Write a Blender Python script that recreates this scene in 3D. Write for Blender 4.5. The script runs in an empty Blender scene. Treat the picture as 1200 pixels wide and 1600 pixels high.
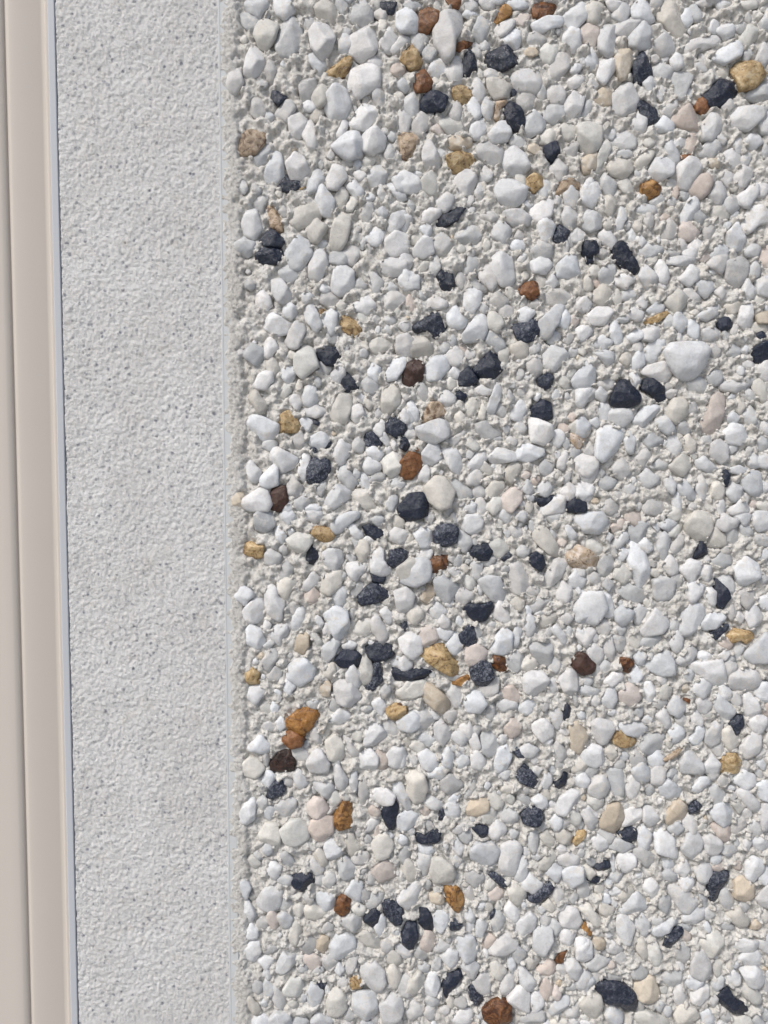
import bpy, math, random
import numpy as np
from mathutils import Vector

C = bpy.context.scene.collection
SC = bpy.context.scene
rng = np.random.default_rng(11)
random.seed(5)

# ------------------------------------------------------------ camera, sky, sun, exposure
D = 0.36                       # metres from the camera to the wall
PITCH = math.radians(3.2)
F = 1200.0                     # focal length in photograph pixels (1200 x 1600)
cam = bpy.data.cameras.new("camera")
camo = bpy.data.objects.new("camera", cam)
C.objects.link(camo)
camo.location = (0, -D, 0)
camo.rotation_euler = (math.radians(90) - PITCH, 0, 0)
cam.sensor_fit = 'VERTICAL'
cam.sensor_height = 24.0
cam.lens = F / 1600 * 24.0
cam.clip_start = 0.01
cam.clip_end = 200
cam.dof.use_dof = True
cam.dof.focus_distance = D
cam.dof.aperture_fstop = cam.lens / 3.0
SC.camera = camo

SUN_EL, SUN_AZ = math.radians(47), math.radians(-42)      # azimuth measured from -Y towards +X
sd = Vector((math.sin(SUN_AZ) * math.cos(SUN_EL), -math.cos(SUN_AZ) * math.cos(SUN_EL), math.sin(SUN_EL)))
world = bpy.data.worlds.new("World")
SC.world = world
world.use_nodes = True
wn = world.node_tree.nodes
sky = wn.new("ShaderNodeTexSky")
sky.sky_type = 'NISHITA'
sky.sun_disc = False
sky.sun_elevation = SUN_EL
sky.sun_rotation = math.atan2(sd.x, sd.y)
sky.dust_density = 3.0
sky.ozone_density = 0.6
wn["Background"].inputs[1].default_value = 0.08
world.node_tree.links.new(sky.outputs[0], wn["Background"].inputs[0])
sl = bpy.data.lights.new("sun", 'SUN')
sl.energy = 1.5
sl.angle = math.radians(12)
sl.color = (1.0, 0.98, 0.95)
slo = bpy.data.objects.new("sun", sl)
slo.rotation_euler = sd.to_track_quat('Z', 'Y').to_euler()
slo.location = (0, -3, 3)
C.objects.link(slo)
SC.view_settings.view_transform = 'Standard'
SC.view_settings.look = 'None'
SC.view_settings.gamma = 1
SC.view_settings.use_curve_mapping = False
SC.view_settings.exposure = 0.71

# ------------------------------------------------------------ helpers
MM = 0.001
S = 0.0003                     # metres of wall per wall unit (about one photograph pixel)

def wall_pt(px, py, depth=0.0):
    """the point of the vertical plane y = depth seen at a photograph pixel"""
    x = (px - 600) / F
    y = -(py - 800) / F
    dy = math.cos(PITCH) + y * math.sin(PITCH)
    dz = -math.sin(PITCH) + y * math.cos(PITCH)
    t = (D + depth) / dy
    return x * t, dz * t

LIP = 2.2 * MM                 # the smooth render and its beads stand this far proud of the y = 0 plane
def wx(px, depth=-0.0022):
    return wall_pt(px, 800, depth)[0]

def tag(o, label=None, cat=None, group=None, kind=None):
    if label: o['label'] = label
    if cat: o['category'] = cat
    if group: o['group'] = group
    if kind or label and cat: o['kind'] = kind or 'thing'
    return o

def mesh_obj(name, verts, faces, mat, parent=None, smooth=True, loc=None, tint=None):
    """verts (n,3), faces (m,k) arrays -> one mesh object"""
    me = bpy.data.meshes.new(name)
    verts = np.asarray(verts, dtype=np.float32)
    faces = np.asarray(faces, dtype=np.int32)
    n, (m, k) = len(verts), faces.shape
    me.vertices.add(n)
    me.vertices.foreach_set("co", verts.ravel())
    me.loops.add(m * k)
    me.loops.foreach_set("vertex_index", faces.ravel())
    me.polygons.add(m)
    me.polygons.foreach_set("loop_start", np.arange(0, m * k, k, dtype=np.int32))
    me.polygons.foreach_set("loop_total", np.full(m, k, dtype=np.int32))
    me.polygons.foreach_set("use_smooth", np.full(m, smooth, dtype=bool))
    me.update(calc_edges=True)
    if tint is not None:
        a = me.color_attributes.new("tint", 'FLOAT_COLOR', 'POINT')
        a.data.foreach_set("color", np.asarray(tint, dtype=np.float32).ravel())
    me.materials.append(mat)
    o = bpy.data.objects.new(name, me)
    C.objects.link(o)
    if loc is not None: o.location = loc
    if parent is not None: o.parent = parent
    return o

def empty(name, loc=(0, 0, 0)):
    o = bpy.data.objects.new(name, None)
    o.location = loc
    o.empty_display_size = 0.01
    C.objects.link(o)
    return o

def extrude_profile(name, pts, z0, z1, mat, parent=None, smooth=False, nz=2):
    """closed outline pts [(x, y)] drawn up from z0 to z1"""
    n = len(pts)
    zs = [z0, z0 + 0.001, z1 - 0.001, z1]
    nz = 4
    v = [(x, y, z) for z in zs for x, y in pts]
    f = []
    for k in range(nz - 1):
        for i in range(n):
            j = (i + 1) % n
            f.append((k * n + i, k * n + j, (k + 1) * n + j, (k + 1) * n + i))
    me = bpy.data.meshes.new(name)
    me.from_pydata(v, [], f + [tuple(range(n))[::-1], tuple((nz - 1) * n + i for i in range(n))])
    me.materials.append(mat)
    if smooth:
        for p in me.polygons: p.use_smooth = len(p.vertices) == 4
    o = bpy.data.objects.new(name, me)
    C.objects.link(o)
    if parent is not None: o.parent = parent
    return o

class Mat:
    """small node-tree builder"""
    def __init__(s, name):
        s.m = bpy.data.materials.new(name)
        s.m.use_nodes = True
        s.n = s.m.node_tree.nodes
        s.l = s.m.node_tree.links
        s.b = s.n["Principled BSDF"]
        g = s.n.new("ShaderNodeNewGeometry")
        s.pos = g.outputs['Position']
    def link(s, a, b): s.l.new(a, b)
    def noise(s, scale, detail=3, rough=0.55, vec=None, dist=0.0, out='Fac'):
        t = s.n.new("ShaderNodeTexNoise")
        t.inputs['Scale'].default_value = scale
        t.inputs['Detail'].default_value = detail
        t.inputs['Roughness'].default_value = rough
        t.inputs['Distortion'].default_value = dist
        s.link(vec or s.pos, t.inputs['Vector'])
        return t.outputs[out]
    def voro(s, scale, feature='F1', out='Distance', rand=1.0, vec=None):
        t = s.n.new("ShaderNodeTexVoronoi")
        t.feature = feature
        t.inputs['Scale'].default_value = scale
        t.inputs['Randomness'].default_value = rand
        s.link(vec or s.pos, t.inputs['Vector'])
        return t.outputs[out]
    def ramp(s, fac, stops):
        t = s.n.new("ShaderNodeValToRGB")
        e = t.color_ramp.elements
        while len(e) < len(stops): e.new(0.5)
        for el, (p, c) in zip(e, stops):
            el.position = p
            el.color = (c, c, c, 1) if isinstance(c, (int, float)) else (*c, 1)
        s.link(fac, t.inputs[0])
        return t.outputs[0]
    def mix(s, fac, a, b, mode='MIX'):
        t = s.n.new("ShaderNodeMix")
        t.data_type = 'RGBA'
        t.blend_type = mode
        for k, v in ((0, fac), (6, a), (7, b)):
            if isinstance(v, (int, float)): t.inputs[k].default_value = v if k == 0 else (v, v, v, 1)
            elif isinstance(v, tuple): t.inputs[k].default_value = (*v, 1)
            else: s.link(v, t.inputs[k])
        return t.outputs[2]
    def math(s, op, a, b=0.0):
        t = s.n.new("ShaderNodeMath")
        t.operation = op
        for k, v in ((0, a), (1, b)):
            if isinstance(v, (int, float)): t.inputs[k].default_value = v
            else: s.link(v, t.inputs[k])
        return t.outputs[0]
    def attr(s, name, out='Color'):
        t = s.n.new("ShaderNodeAttribute")
        t.attribute_name = name
        return t.outputs[out]
    def bump(s, h, dist, strength=1.0, prev=None):
        t = s.n.new("ShaderNodeBump")
        t.inputs['Strength'].default_value = strength
        t.inputs['Distance'].default_value = dist
        s.link(h, t.inputs['Height'])
        if prev is not None: s.link(prev, t.inputs['Normal'])
        return t.outputs[0]
    def set(s, **k):
        names = dict(color='Base Color', rough='Roughness', spec='Specular IOR Level', normal='Normal',
                     sss='Subsurface Weight', coat='Coat Weight', metal='Metallic')
        for a, v in k.items():
            i = s.b.inputs[names[a]]
            if isinstance(v, (int, float)): i.default_value = v
            elif isinstance(v, tuple): i.default_value = (*v, 1)
            else: s.link(v, i)
        return s

# ------------------------------------------------------------ materials
def mat_mortar():
    m = Mat("mortar")
    big = m.ramp(m.noise(70, 4, 0.6), [(0.35, 0.0), (0.65, 1.0)])
    fine = m.ramp(m.noise(800, 5, 0.75), [(0.35, 0.0), (0.65, 1.0)])
    base = m.mix(big, (0.665, 0.645, 0.60), (0.77, 0.76, 0.725))
    base = m.mix(fine, m.mix(1.0, base, (0.78, 0.77, 0.76), 'MULTIPLY'), base)
    # dark and pale sand grains
    sp = m.ramp(m.voro(1000, out='Color'), [(0.0, 1.0), (0.27, 0.9), (0.28, 0.0), (1.0, 0.0)])
    base = m.mix(m.math('MULTIPLY', sp, 0.40), base, (0.22, 0.21, 0.20))
    pt = m.ramp(m.noise(110, 5, 0.6), [(0.54, 0.0), (0.68, 1.0)])
    base = m.mix(m.math('MULTIPLY', pt, 0.30), base, (0.42, 0.415, 0.40))
    n = m.bump(m.noise(1300, 4, 0.8), 0.0010, 0.7)
    m.set(color=base, rough=0.93, spec=0.2, normal=n)
    return m.m

def mat_render():
    m = Mat("fine_render")
    base = m.mix(m.ramp(m.noise(28, 3), [(0.35, 0.0), (0.65, 1.0)]), (0.675, 0.67, 0.655), (0.74, 0.74, 0.73))
    fine = m.ramp(m.noise(700, 5, 0.8), [(0.35, 0.0), (0.6, 1.0)])
    base = m.mix(fine, m.mix(1.0, base, (0.80, 0.80, 0.80), 'MULTIPLY'), base)
    sp = m.ramp(m.voro(480, out='Color'), [(0.0, 1.0), (0.27, 1.0), (0.275, 0.0), (1.0, 0.0)])
    core = m.ramp(m.voro(480), [(0.25, 1.0), (0.55, 0.0)])
    base = m.mix(m.math('MULTIPLY', m.math('MULTIPLY', sp, core), m.ramp(m.noise(420, 3, 0.6), [(0.42, 0.0), (0.62, 0.85)])), base, (0.16, 0.175, 0.22))
    base = m.mix(m.ramp(m.noise(560, 3, 0.6, dist=0.5), [(0.60, 0.0), (0.70, 0.6)]), base, (0.33, 0.335, 0.35))
    wm = m.ramp(m.noise(150, 4, 0.65), [(0.58, 0.0), (0.70, 1.0)])
    base = m.mix(m.math('MULTIPLY', wm, 0.30), base, (0.56, 0.52, 0.46))
    n = m.bump(m.noise(1100, 4, 0.8), 0.0010, 0.75)
    m.set(color=base, rough=0.92, spec=0.2, normal=n)
    return m.m

def mat_white():
    m = Mat("white_quartz")
    t = m.attr("tint")
    veil = m.ramp(m.noise(330, 5, 0.65, dist=0.8), [(0.36, 0.0), (0.62, 1.0)])
    base = m.mix(veil, m.mix(1.0, t, (0.84, 0.84, 0.835), 'MULTIPLY'), t)
    st = m.ramp(m.noise(110, 5, 0.65), [(0.56, 0.0), (0.70, 1.0)])
    base = m.mix(m.math('MULTIPLY', st, 0.28), base, (0.55, 0.49, 0.40))
    # mortar film left on parts of the stones
    fl = m.math('MULTIPLY', m.ramp(m.noise(230, 5, 0.75), [(0.54, 0.0), (0.60, 1.0)]), m.math('MULTIPLY', m.attr('tint', 'Alpha'), 0.8))
    base = m.mix(fl, base, (0.60, 0.57, 0.52))
    n = m.bump(m.voro(170, 'F1', 'Distance'), 0.0012, 0.35)
    n = m.bump(m.noise(700, 6, 0.8, dist=0.4), 0.0010, 0.5, n)
    r = m.ramp(m.noise(800, 3), [(0.38, 0.22), (0.60, 0.62)])
    m.set(color=base, rough=r, spec=0.5, normal=n, sss=0.08)
    m.b.inputs['Subsurface Radius'].default_value = (1.0, 0.95, 0.9)
    m.b.inputs['Subsurface Scale'].default_value = 0.0008
    return m.m

def mat_black():
    m = Mat("black_flint")
    t = m.attr("tint")
    dust = m.math('MULTIPLY', m.ramp(m.noise(750, 5, 0.85, dist=1.0), [(0.50, 0.0), (0.60, 1.0)]), m.ramp(m.attr('tint', 'Alpha'), [(0.4, 0.06), (0.95, 0.75)]))
    base = m.mix(dust, t, (0.25, 0.27, 0.32))
    base = m.mix(m.ramp(m.voro(170, 'DISTANCE_TO_EDGE', vec=None), [(0.0, 0.12), (0.03, 0.0)]), base, (0.25, 0.26, 0.28))
    n = m.bump(m.voro(260, 'F1', 'Distance'), 0.0014, 0.5)
    n = m.bump(m.noise(800, 5, 0.75, dist=0.6), 0.0009, 0.6, n)
    m.set(color=base, rough=m.ramp(m.noise(300, 2), [(0.35, 0.18), (0.65, 0.42)]), spec=0.5, normal=n)
    return m.m

def mat_brown():
    m = Mat("brown_flint")
    t = m.attr("tint")
    v = m.math('ADD', m.noise(260, 6, 0.7, dist=1.2), m.math('MULTIPLY', m.math('SUBTRACT', m.attr('tint', 'Alpha'), 0.5), 0.16))
    dark = m.mix(1.0, t, (0.30, 0.24, 0.22), 'MULTIPLY')
    light = m.mix(1.0, t, (1.45, 1.65, 2.1), 'MULTIPLY')
    base = m.mix(m.ramp(v, [(0.38, 0.0), (0.5, 1.0)]), dark, t)
    base = m.mix(m.ramp(v, [(0.54, 0.0), (0.68, 1.0)]), base, light)
    pit = m.ramp(m.voro(750), [(0.16, 1.0), (0.30, 0.0)])
    base = m.mix(m.math('MULTIPLY', pit, m.ramp(m.noise(120, 2), [(0.45, 0.0), (0.6, 0.7)])), base, (0.05, 0.03, 0.02))
    n = m.bump(m.voro(260, 'F1', 'Distance'), 0.0014, 0.5)
    n = m.bump(m.noise(800, 5, 0.75, dist=0.6), 0.0009, 0.6, n)
    m.set(color=base, rough=m.ramp(m.noise(300, 2), [(0.35, 0.18), (0.65, 0.45)]), spec=0.5, normal=n)
    return m.m

def mat_plastic(name, col, rough, dirt=None):
    m = Mat(name)
    base = m.mix(m.noise(35, 3), tuple(c * 0.97 for c in col), col)
    if dirt:
        d = m.ramp(m.noise(380, 5, 0.7), [(0.5, 0.0), (0.68, 1.0)])
        base = m.mix(m.math('MULTIPLY', d, dirt), base, (0.50, 0.48, 0.44))
    n = m.bump(m.noise(700, 3), 0.0001, 0.25)
    m.set(color=base, rough=rough, spec=0.25, normal=n)
    return m.m

M_MORTAR, M_RENDER, M_WHITE, M_BLACK, M_BROWN = mat_mortar(), mat_render(), mat_white(), mat_black(), mat_brown()
M_FRAME = mat_plastic("cream_coated_frame", (0.55, 0.505, 0.455), 0.6)
M_BEAD = mat_plastic("pale_blue_grey_plastic", (0.47, 0.49, 0.52), 0.5)
M_STOP = mat_plastic("pale_grey_plastic", (0.56, 0.58, 0.585), 0.55, 0.5)
M_GAP = mat_plastic("dark_rubber", (0.05, 0.05, 0.05), 0.7)
mg = Mat("paving_concrete")
mg.set(color=mg.mix(mg.noise(6, 5), (0.30, 0.295, 0.285), (0.38, 0.37, 0.36)), rough=0.9, normal=mg.bump(mg.noise(60, 5), 0.003, 0.5))
M_GROUND = mg.m

# ------------------------------------------------------------ raster noise (wall units)
def band(h, w, lo, hi, seed, aniso=(1.0, 1.0), ang=0.0):
    """unit-variance noise whose wavelengths lie between lo and hi units"""
    r = np.random.default_rng(seed).standard_normal((h, w), dtype=np.float32)
    fy = np.fft.fftfreq(h)[:, None]
    fx = np.fft.rfftfreq(w)[None, :]
    c, s = math.cos(ang), math.sin(ang)
    a, b = (fx * c + fy * s) * aniso[0], (-fx * s + fy * c) * aniso[1]
    f = np.sqrt(a * a + b * b) + 1e-9
    g = np.exp(-(f * lo / 1.0) ** 2) * (1 - np.exp(-(f * hi) ** 2))
    o = np.fft.irfft2(np.fft.rfft2(r) * g, s=(h, w))
    return ((o - o.mean()) / o.std()).astype(np.float32)

def blur(a, sig):
    h, w = a.shape
    fy = np.fft.fftfreq(h)[:, None]
    fx = np.fft.rfftfreq(w)[None, :]
    return np.fft.irfft2(np.fft.rfft2(a) * np.exp(-2 * (math.pi * sig) ** 2 * (fx * fx + fy * fy)), s=(h, w)).astype(np.float32)

def grains(h, w, r, seed, pw=2.0):
    """sand: overlapping round grains of radius r, each with a height of its own (0..1)"""
    a = np.random.default_rng(seed).random((h, w)).astype(np.float32) ** pw
    o = a.copy()
    R = int(math.ceil(r))
    for dy in range(-R, R + 1):
        for dx in range(-R, R + 1):
            d2 = (dx * dx + dy * dy) / (r * r)
            if 0 < d2 <= 1:
                np.maximum(o, np.roll(a, (dy, dx), (0, 1)) - 0.30 * d2, out=o)
    return (o - o.mean()) / o.std()

def sample(R, u, v):
    u = np.clip(u, 0, R.shape[1] - 1.001)
    v = np.clip(v, 0, R.shape[0] - 1.001)
    i, j = u.astype(int), v.astype(int)
    a, b = u - i, v - j
    return (R[j, i] * (1 - a) + R[j, i + 1] * a) * (1 - b) + (R[j + 1, i] * (1 - a) + R[j + 1, i + 1] * a) * b

def axis(a, b, c, d, step, grow=1.25, most=12.0):
    """grid lines: even between b and c, widening outwards to a and d"""
    mid = list(np.arange(b, c, step)) + [c]
    lo, s, x = [], step, b
    while x > a:
        s = min(s * grow, most); x -= s; lo.append(max(x, a))
    hi, s, x = [], step, c
    while x < d:
        s = min(s * grow, most); x += s; hi.append(min(x, d))
    return np.array(lo[::-1] + mid + hi)

def sheet(name, us, vs, height, back, mat, parent=None):
    """wall sheet with relief: us, vs in wall units (u right, v down), height (metres out of the wall) on that grid,
    closed at the sides and the back"""
    U, V = np.meshgrid(us, vs)
    nv, nu = U.shape
    P = np.stack([U * S, -height, -V * S], -1).reshape(-1, 3)
    idx = np.arange(nu * nv).reshape(nv, nu)
    q = np.stack([idx[:-1, :-1], idx[1:, :-1], idx[1:, 1:], idx[:-1, 1:]], -1).reshape(-1, 4)
    rim = np.concatenate([idx[0, :], idx[1:, -1], idx[-1, -2::-1], idx[-2:0:-1, 0]])
    Fr = P[rim].copy()
    B = Fr.copy(); B[:, 1] = back
    n0 = len(P); k = len(rim)
    fi = np.arange(k) + n0
    bi = fi + k
    side = np.stack([fi, np.roll(fi, -1), np.roll(bi, -1), bi], -1)
    n0 += k
    c = [(us[0], vs[0]), (us[-1], vs[0]), (us[-1], vs[-1]), (us[0], vs[-1])]
    cp = np.array([(u * S, back, -v * S) for u, v in c])
    backf = np.array([[n0 + k, n0 + k + 1, n0 + k + 2, n0 + k + 3]])
    return mesh_obj(name, np.concatenate([P, Fr, B, cp]), np.concatenate([q, side, backf]), mat, parent)

# ------------------------------------------------------------ stones
def icosphere(sub):
    t = (1 + 5 ** 0.5) / 2
    v = [(-1, t, 0), (1, t, 0), (-1, -t, 0), (1, -t, 0), (0, -1, t), (0, 1, t), (0, -1, -t), (0, 1, -t), (t, 0, -1), (t, 0, 1), (-t, 0, -1), (-t, 0, 1)]
    f = [(0, 11, 5), (0, 5, 1), (0, 1, 7), (0, 7, 10), (0, 10, 11), (1, 5, 9), (5, 11, 4), (11, 10, 2), (10, 7, 6), (7, 1, 8),
         (3, 9, 4), (3, 4, 2), (3, 2, 6), (3, 6, 8), (3, 8, 9), (4, 9, 5), (2, 4, 11), (6, 2, 10), (8, 6, 7), (9, 8, 1)]
    v = [Vector(p).normalized() for p in v]
    for _ in range(sub):
        mid, nf = {}, []
        def m(a, b):
            k = (min(a, b), max(a, b))
            if k not in mid:
                mid[k] = len(v); v.append((v[a] + v[b]).normalized())
            return mid[k]
        for a, b, c in f:
            x, y, z = m(a, b), m(b, c), m(c, a)
            nf += [(a, x, z), (b, y, x), (c, z, y), (x, y, z)]
        f = nf
    return np.array([tuple(p) for p in v]), np.array(f)
ICO = {k: icosphere(k) for k in (1, 2, 3)}

NT = 96
TH = np.arange(NT) * 2 * math.pi / NT
def outline(poly):
    """radius of a star-shaped outline about its centroid, at NT angles"""
    P = np.asarray(poly, float)
    x, y = P[:, 0], P[:, 1]
    x1, y1 = np.roll(x, -1), np.roll(y, -1)
    cr = x * y1 - x1 * y
    A = cr.sum() / 2
    c = np.array([((x + x1) * cr).sum(), ((y + y1) * cr).sum()]) / (6 * A) if abs(A) > 1e-9 else P.mean(0)
    Q = P - c
    d = np.stack([np.cos(TH), np.sin(TH)], -1)
    r = np.zeros(NT)
    for i in range(len(Q)):
        a, b = Q[i], Q[(i + 1) % len(Q)]
        e = b - a
        den = d[:, 0] * e[1] - d[:, 1] * e[0]
        den = np.where(abs(den) < 1e-12, 1e-12, den)
        t = (a[0] * e[1] - a[1] * e[0]) / den
        s = (a[0] * d[:, 1] - a[1] * d[:, 0]) / den
        ok = (s >= -1e-6) & (s <= 1 + 1e-6) & (t > 0)
        r = np.where(ok, np.maximum(r, t), r)
    med = np.median(r[r > 0]) if (r > 0).any() else 1.0
    r = np.where(r <= 0, med, r)
    k = np.array([0, 1, 3, 1, 0.0]); k /= k.sum()
    r = sum(w * np.roll(r, i - 2) for i, w in enumerate(k))
    return c, r

class Stone: pass
def make_stone(poly, kind, out=None, up=None):
    """poly in wall units (u, v); a stone with that outline in plan"""
    s = Stone()
    s.c, s.r = outline(poly)
    s.kind = kind
    s.area = 0.5 * (s.r ** 2).sum() * (2 * math.pi / NT)
    w = np.array([s.r[(k)] + s.r[(k + NT // 2) % NT] for k in range(NT // 2)])
    s.short, s.long = w.min(), w.max()
    s.thick = min(max(0.32 * s.short, 0.27 * math.sqrt(s.area)), 0.5 * s.short) * random.uniform(0.9, 1.15)     # half thickness
    lift = {'g': 0.0, 'p': 0.2, 't': 0.2}.get(kind, 0.30) if up is None else up
    s.h = s.thick * (lift + random.uniform(-0.22, 0.25))
    return s

def stone_mesh(s, sub):
    d, f = ICO[sub]
    r_ = random.Random(int(s.c[0] * 131 + s.c[1] * 977))
    th = np.arctan2(-d[:, 2], d[:, 0])           # v runs down
    rho = np.interp((th % (2 * math.pi)) / (2 * math.pi) * NT, np.arange(NT + 1), np.append(s.r, s.r[0]))
    ch = np.sqrt(d[:, 0] ** 2 + d[:, 2] ** 2)
    T = s.thick
    hard = {'w': (5, 11), 'v': (4, 9), 'g': (4, 9), 'k': (9, 18), 'p': (5, 9)}.get(s.kind, (7, 14))
    p = r_.uniform(*hard) * 2.4
    acc = (ch / rho) ** p * 1.0
    acc += (np.abs(d[:, 1]) / (T * 1.1)) ** p * 0.6
    for k in range(r_.randint(6, 9)):            # broken facets on the face of the stone
        a = r_.uniform(0, 2 * math.pi)
        el = math.radians(r_.uniform(38, 74) if k else r_.uniform(68, 86))
        sy = -1 if k < 6 else 1
        nx, ny, nz = math.cos(a) * math.cos(el), sy * math.sin(el), -math.sin(a) * math.cos(el)
        ra = s.r[int(a / (2 * math.pi) * NT) % NT]
        sup = math.hypot(ra * math.cos(el), T * math.sin(el))
        dist = sup * (r_.uniform(0.74, 1.0) if k else r_.uniform(0.72, 0.95))
        acc += (np.maximum(0, d[:, 0] * nx + d[:, 1] * ny + d[:, 2] * nz) / dist) ** p
    r = acc ** (-1 / p)
    P = d * r[:, None]
    # bring the silhouette back to the outline
    th2 = (np.arctan2(-P[:, 2], P[:, 0]) % (2 * math.pi)) / (2 * math.pi) * 24
    mx = np.zeros(24); np.maximum.at(mx, th2.astype(int) % 24, np.hypot(P[:, 0], P[:, 2]))
    want = s.r.reshape(24, -1).mean(1)
    ratio = np.clip(want / np.maximum(mx, want * 0.5), 0.9, 1.6)
    ratio = (np.roll(ratio, 1) + 2 * ratio + np.roll(ratio, -1)) / 4
    g = np.interp(th2, np.arange(25) + 0.5, np.append(ratio, ratio[0])) * 1.15
    P[:, 0] *= g; P[:, 2] *= g
    nz_ = np.zeros(len(d))
    for k in range(9):
        kv = np.array([r_.gauss(0, 1) for _ in range(3)]); kv /= np.linalg.norm(kv)
        fr = r_.uniform(2.0, 7.5) / math.sqrt(s.short * T)
        nz_ += np.sin(P @ kv * fr + r_.uniform(0, 6.28)) / (1 + 0.35 * k)
    P *= (1 + nz_ * (0.009 if s.kind != 'k' else 0.008))[:, None]
    return P * S, f

TINT = {'w': (0.72, 0.73, 0.74), 'v': (0.67, 0.655, 0.61), 'g': (0.58, 0.585, 0.585), 'c': (0.62, 0.54, 0.43), 'p': (0.64, 0.565, 0.515),
        'k': (0.010, 0.016, 0.034), 'o': (0.38, 0.195, 0.06), 'y': (0.46, 0.32, 0.155), 'r': (0.20, 0.083, 0.028), 't': (0.46, 0.35, 0.24), 'd': (0.055, 0.025, 0.016), 'a': (0.40, 0.19, 0.05)}
def stone_tint(s):
    r_ = random.Random(int(s.c[0] * 17 + s.c[1] * 57))
    b = r_.uniform(0.78, 1.07)
    w = r_.uniform(-0.025, 0.025)
    t = TINT[s.kind]
    return (min(t[0] * b * (1 + w), 0.9), min(t[1] * b, 0.9), min(t[2] * b * (1 - w), 0.9), r_.random() if s.kind not in 'oyta' else (0.62 if s.kind == 'a' else r_.uniform(0.35, 0.9)))
MATOF = dict(w=M_WHITE, v=M_WHITE, g=M_WHITE, c=M_WHITE, p=M_WHITE, k=M_BLACK, o=M_BROWN, y=M_BROWN, r=M_BROWN, t=M_BROWN, d=M_BROWN, a=M_BROWN)

N_TINY = 140
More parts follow.
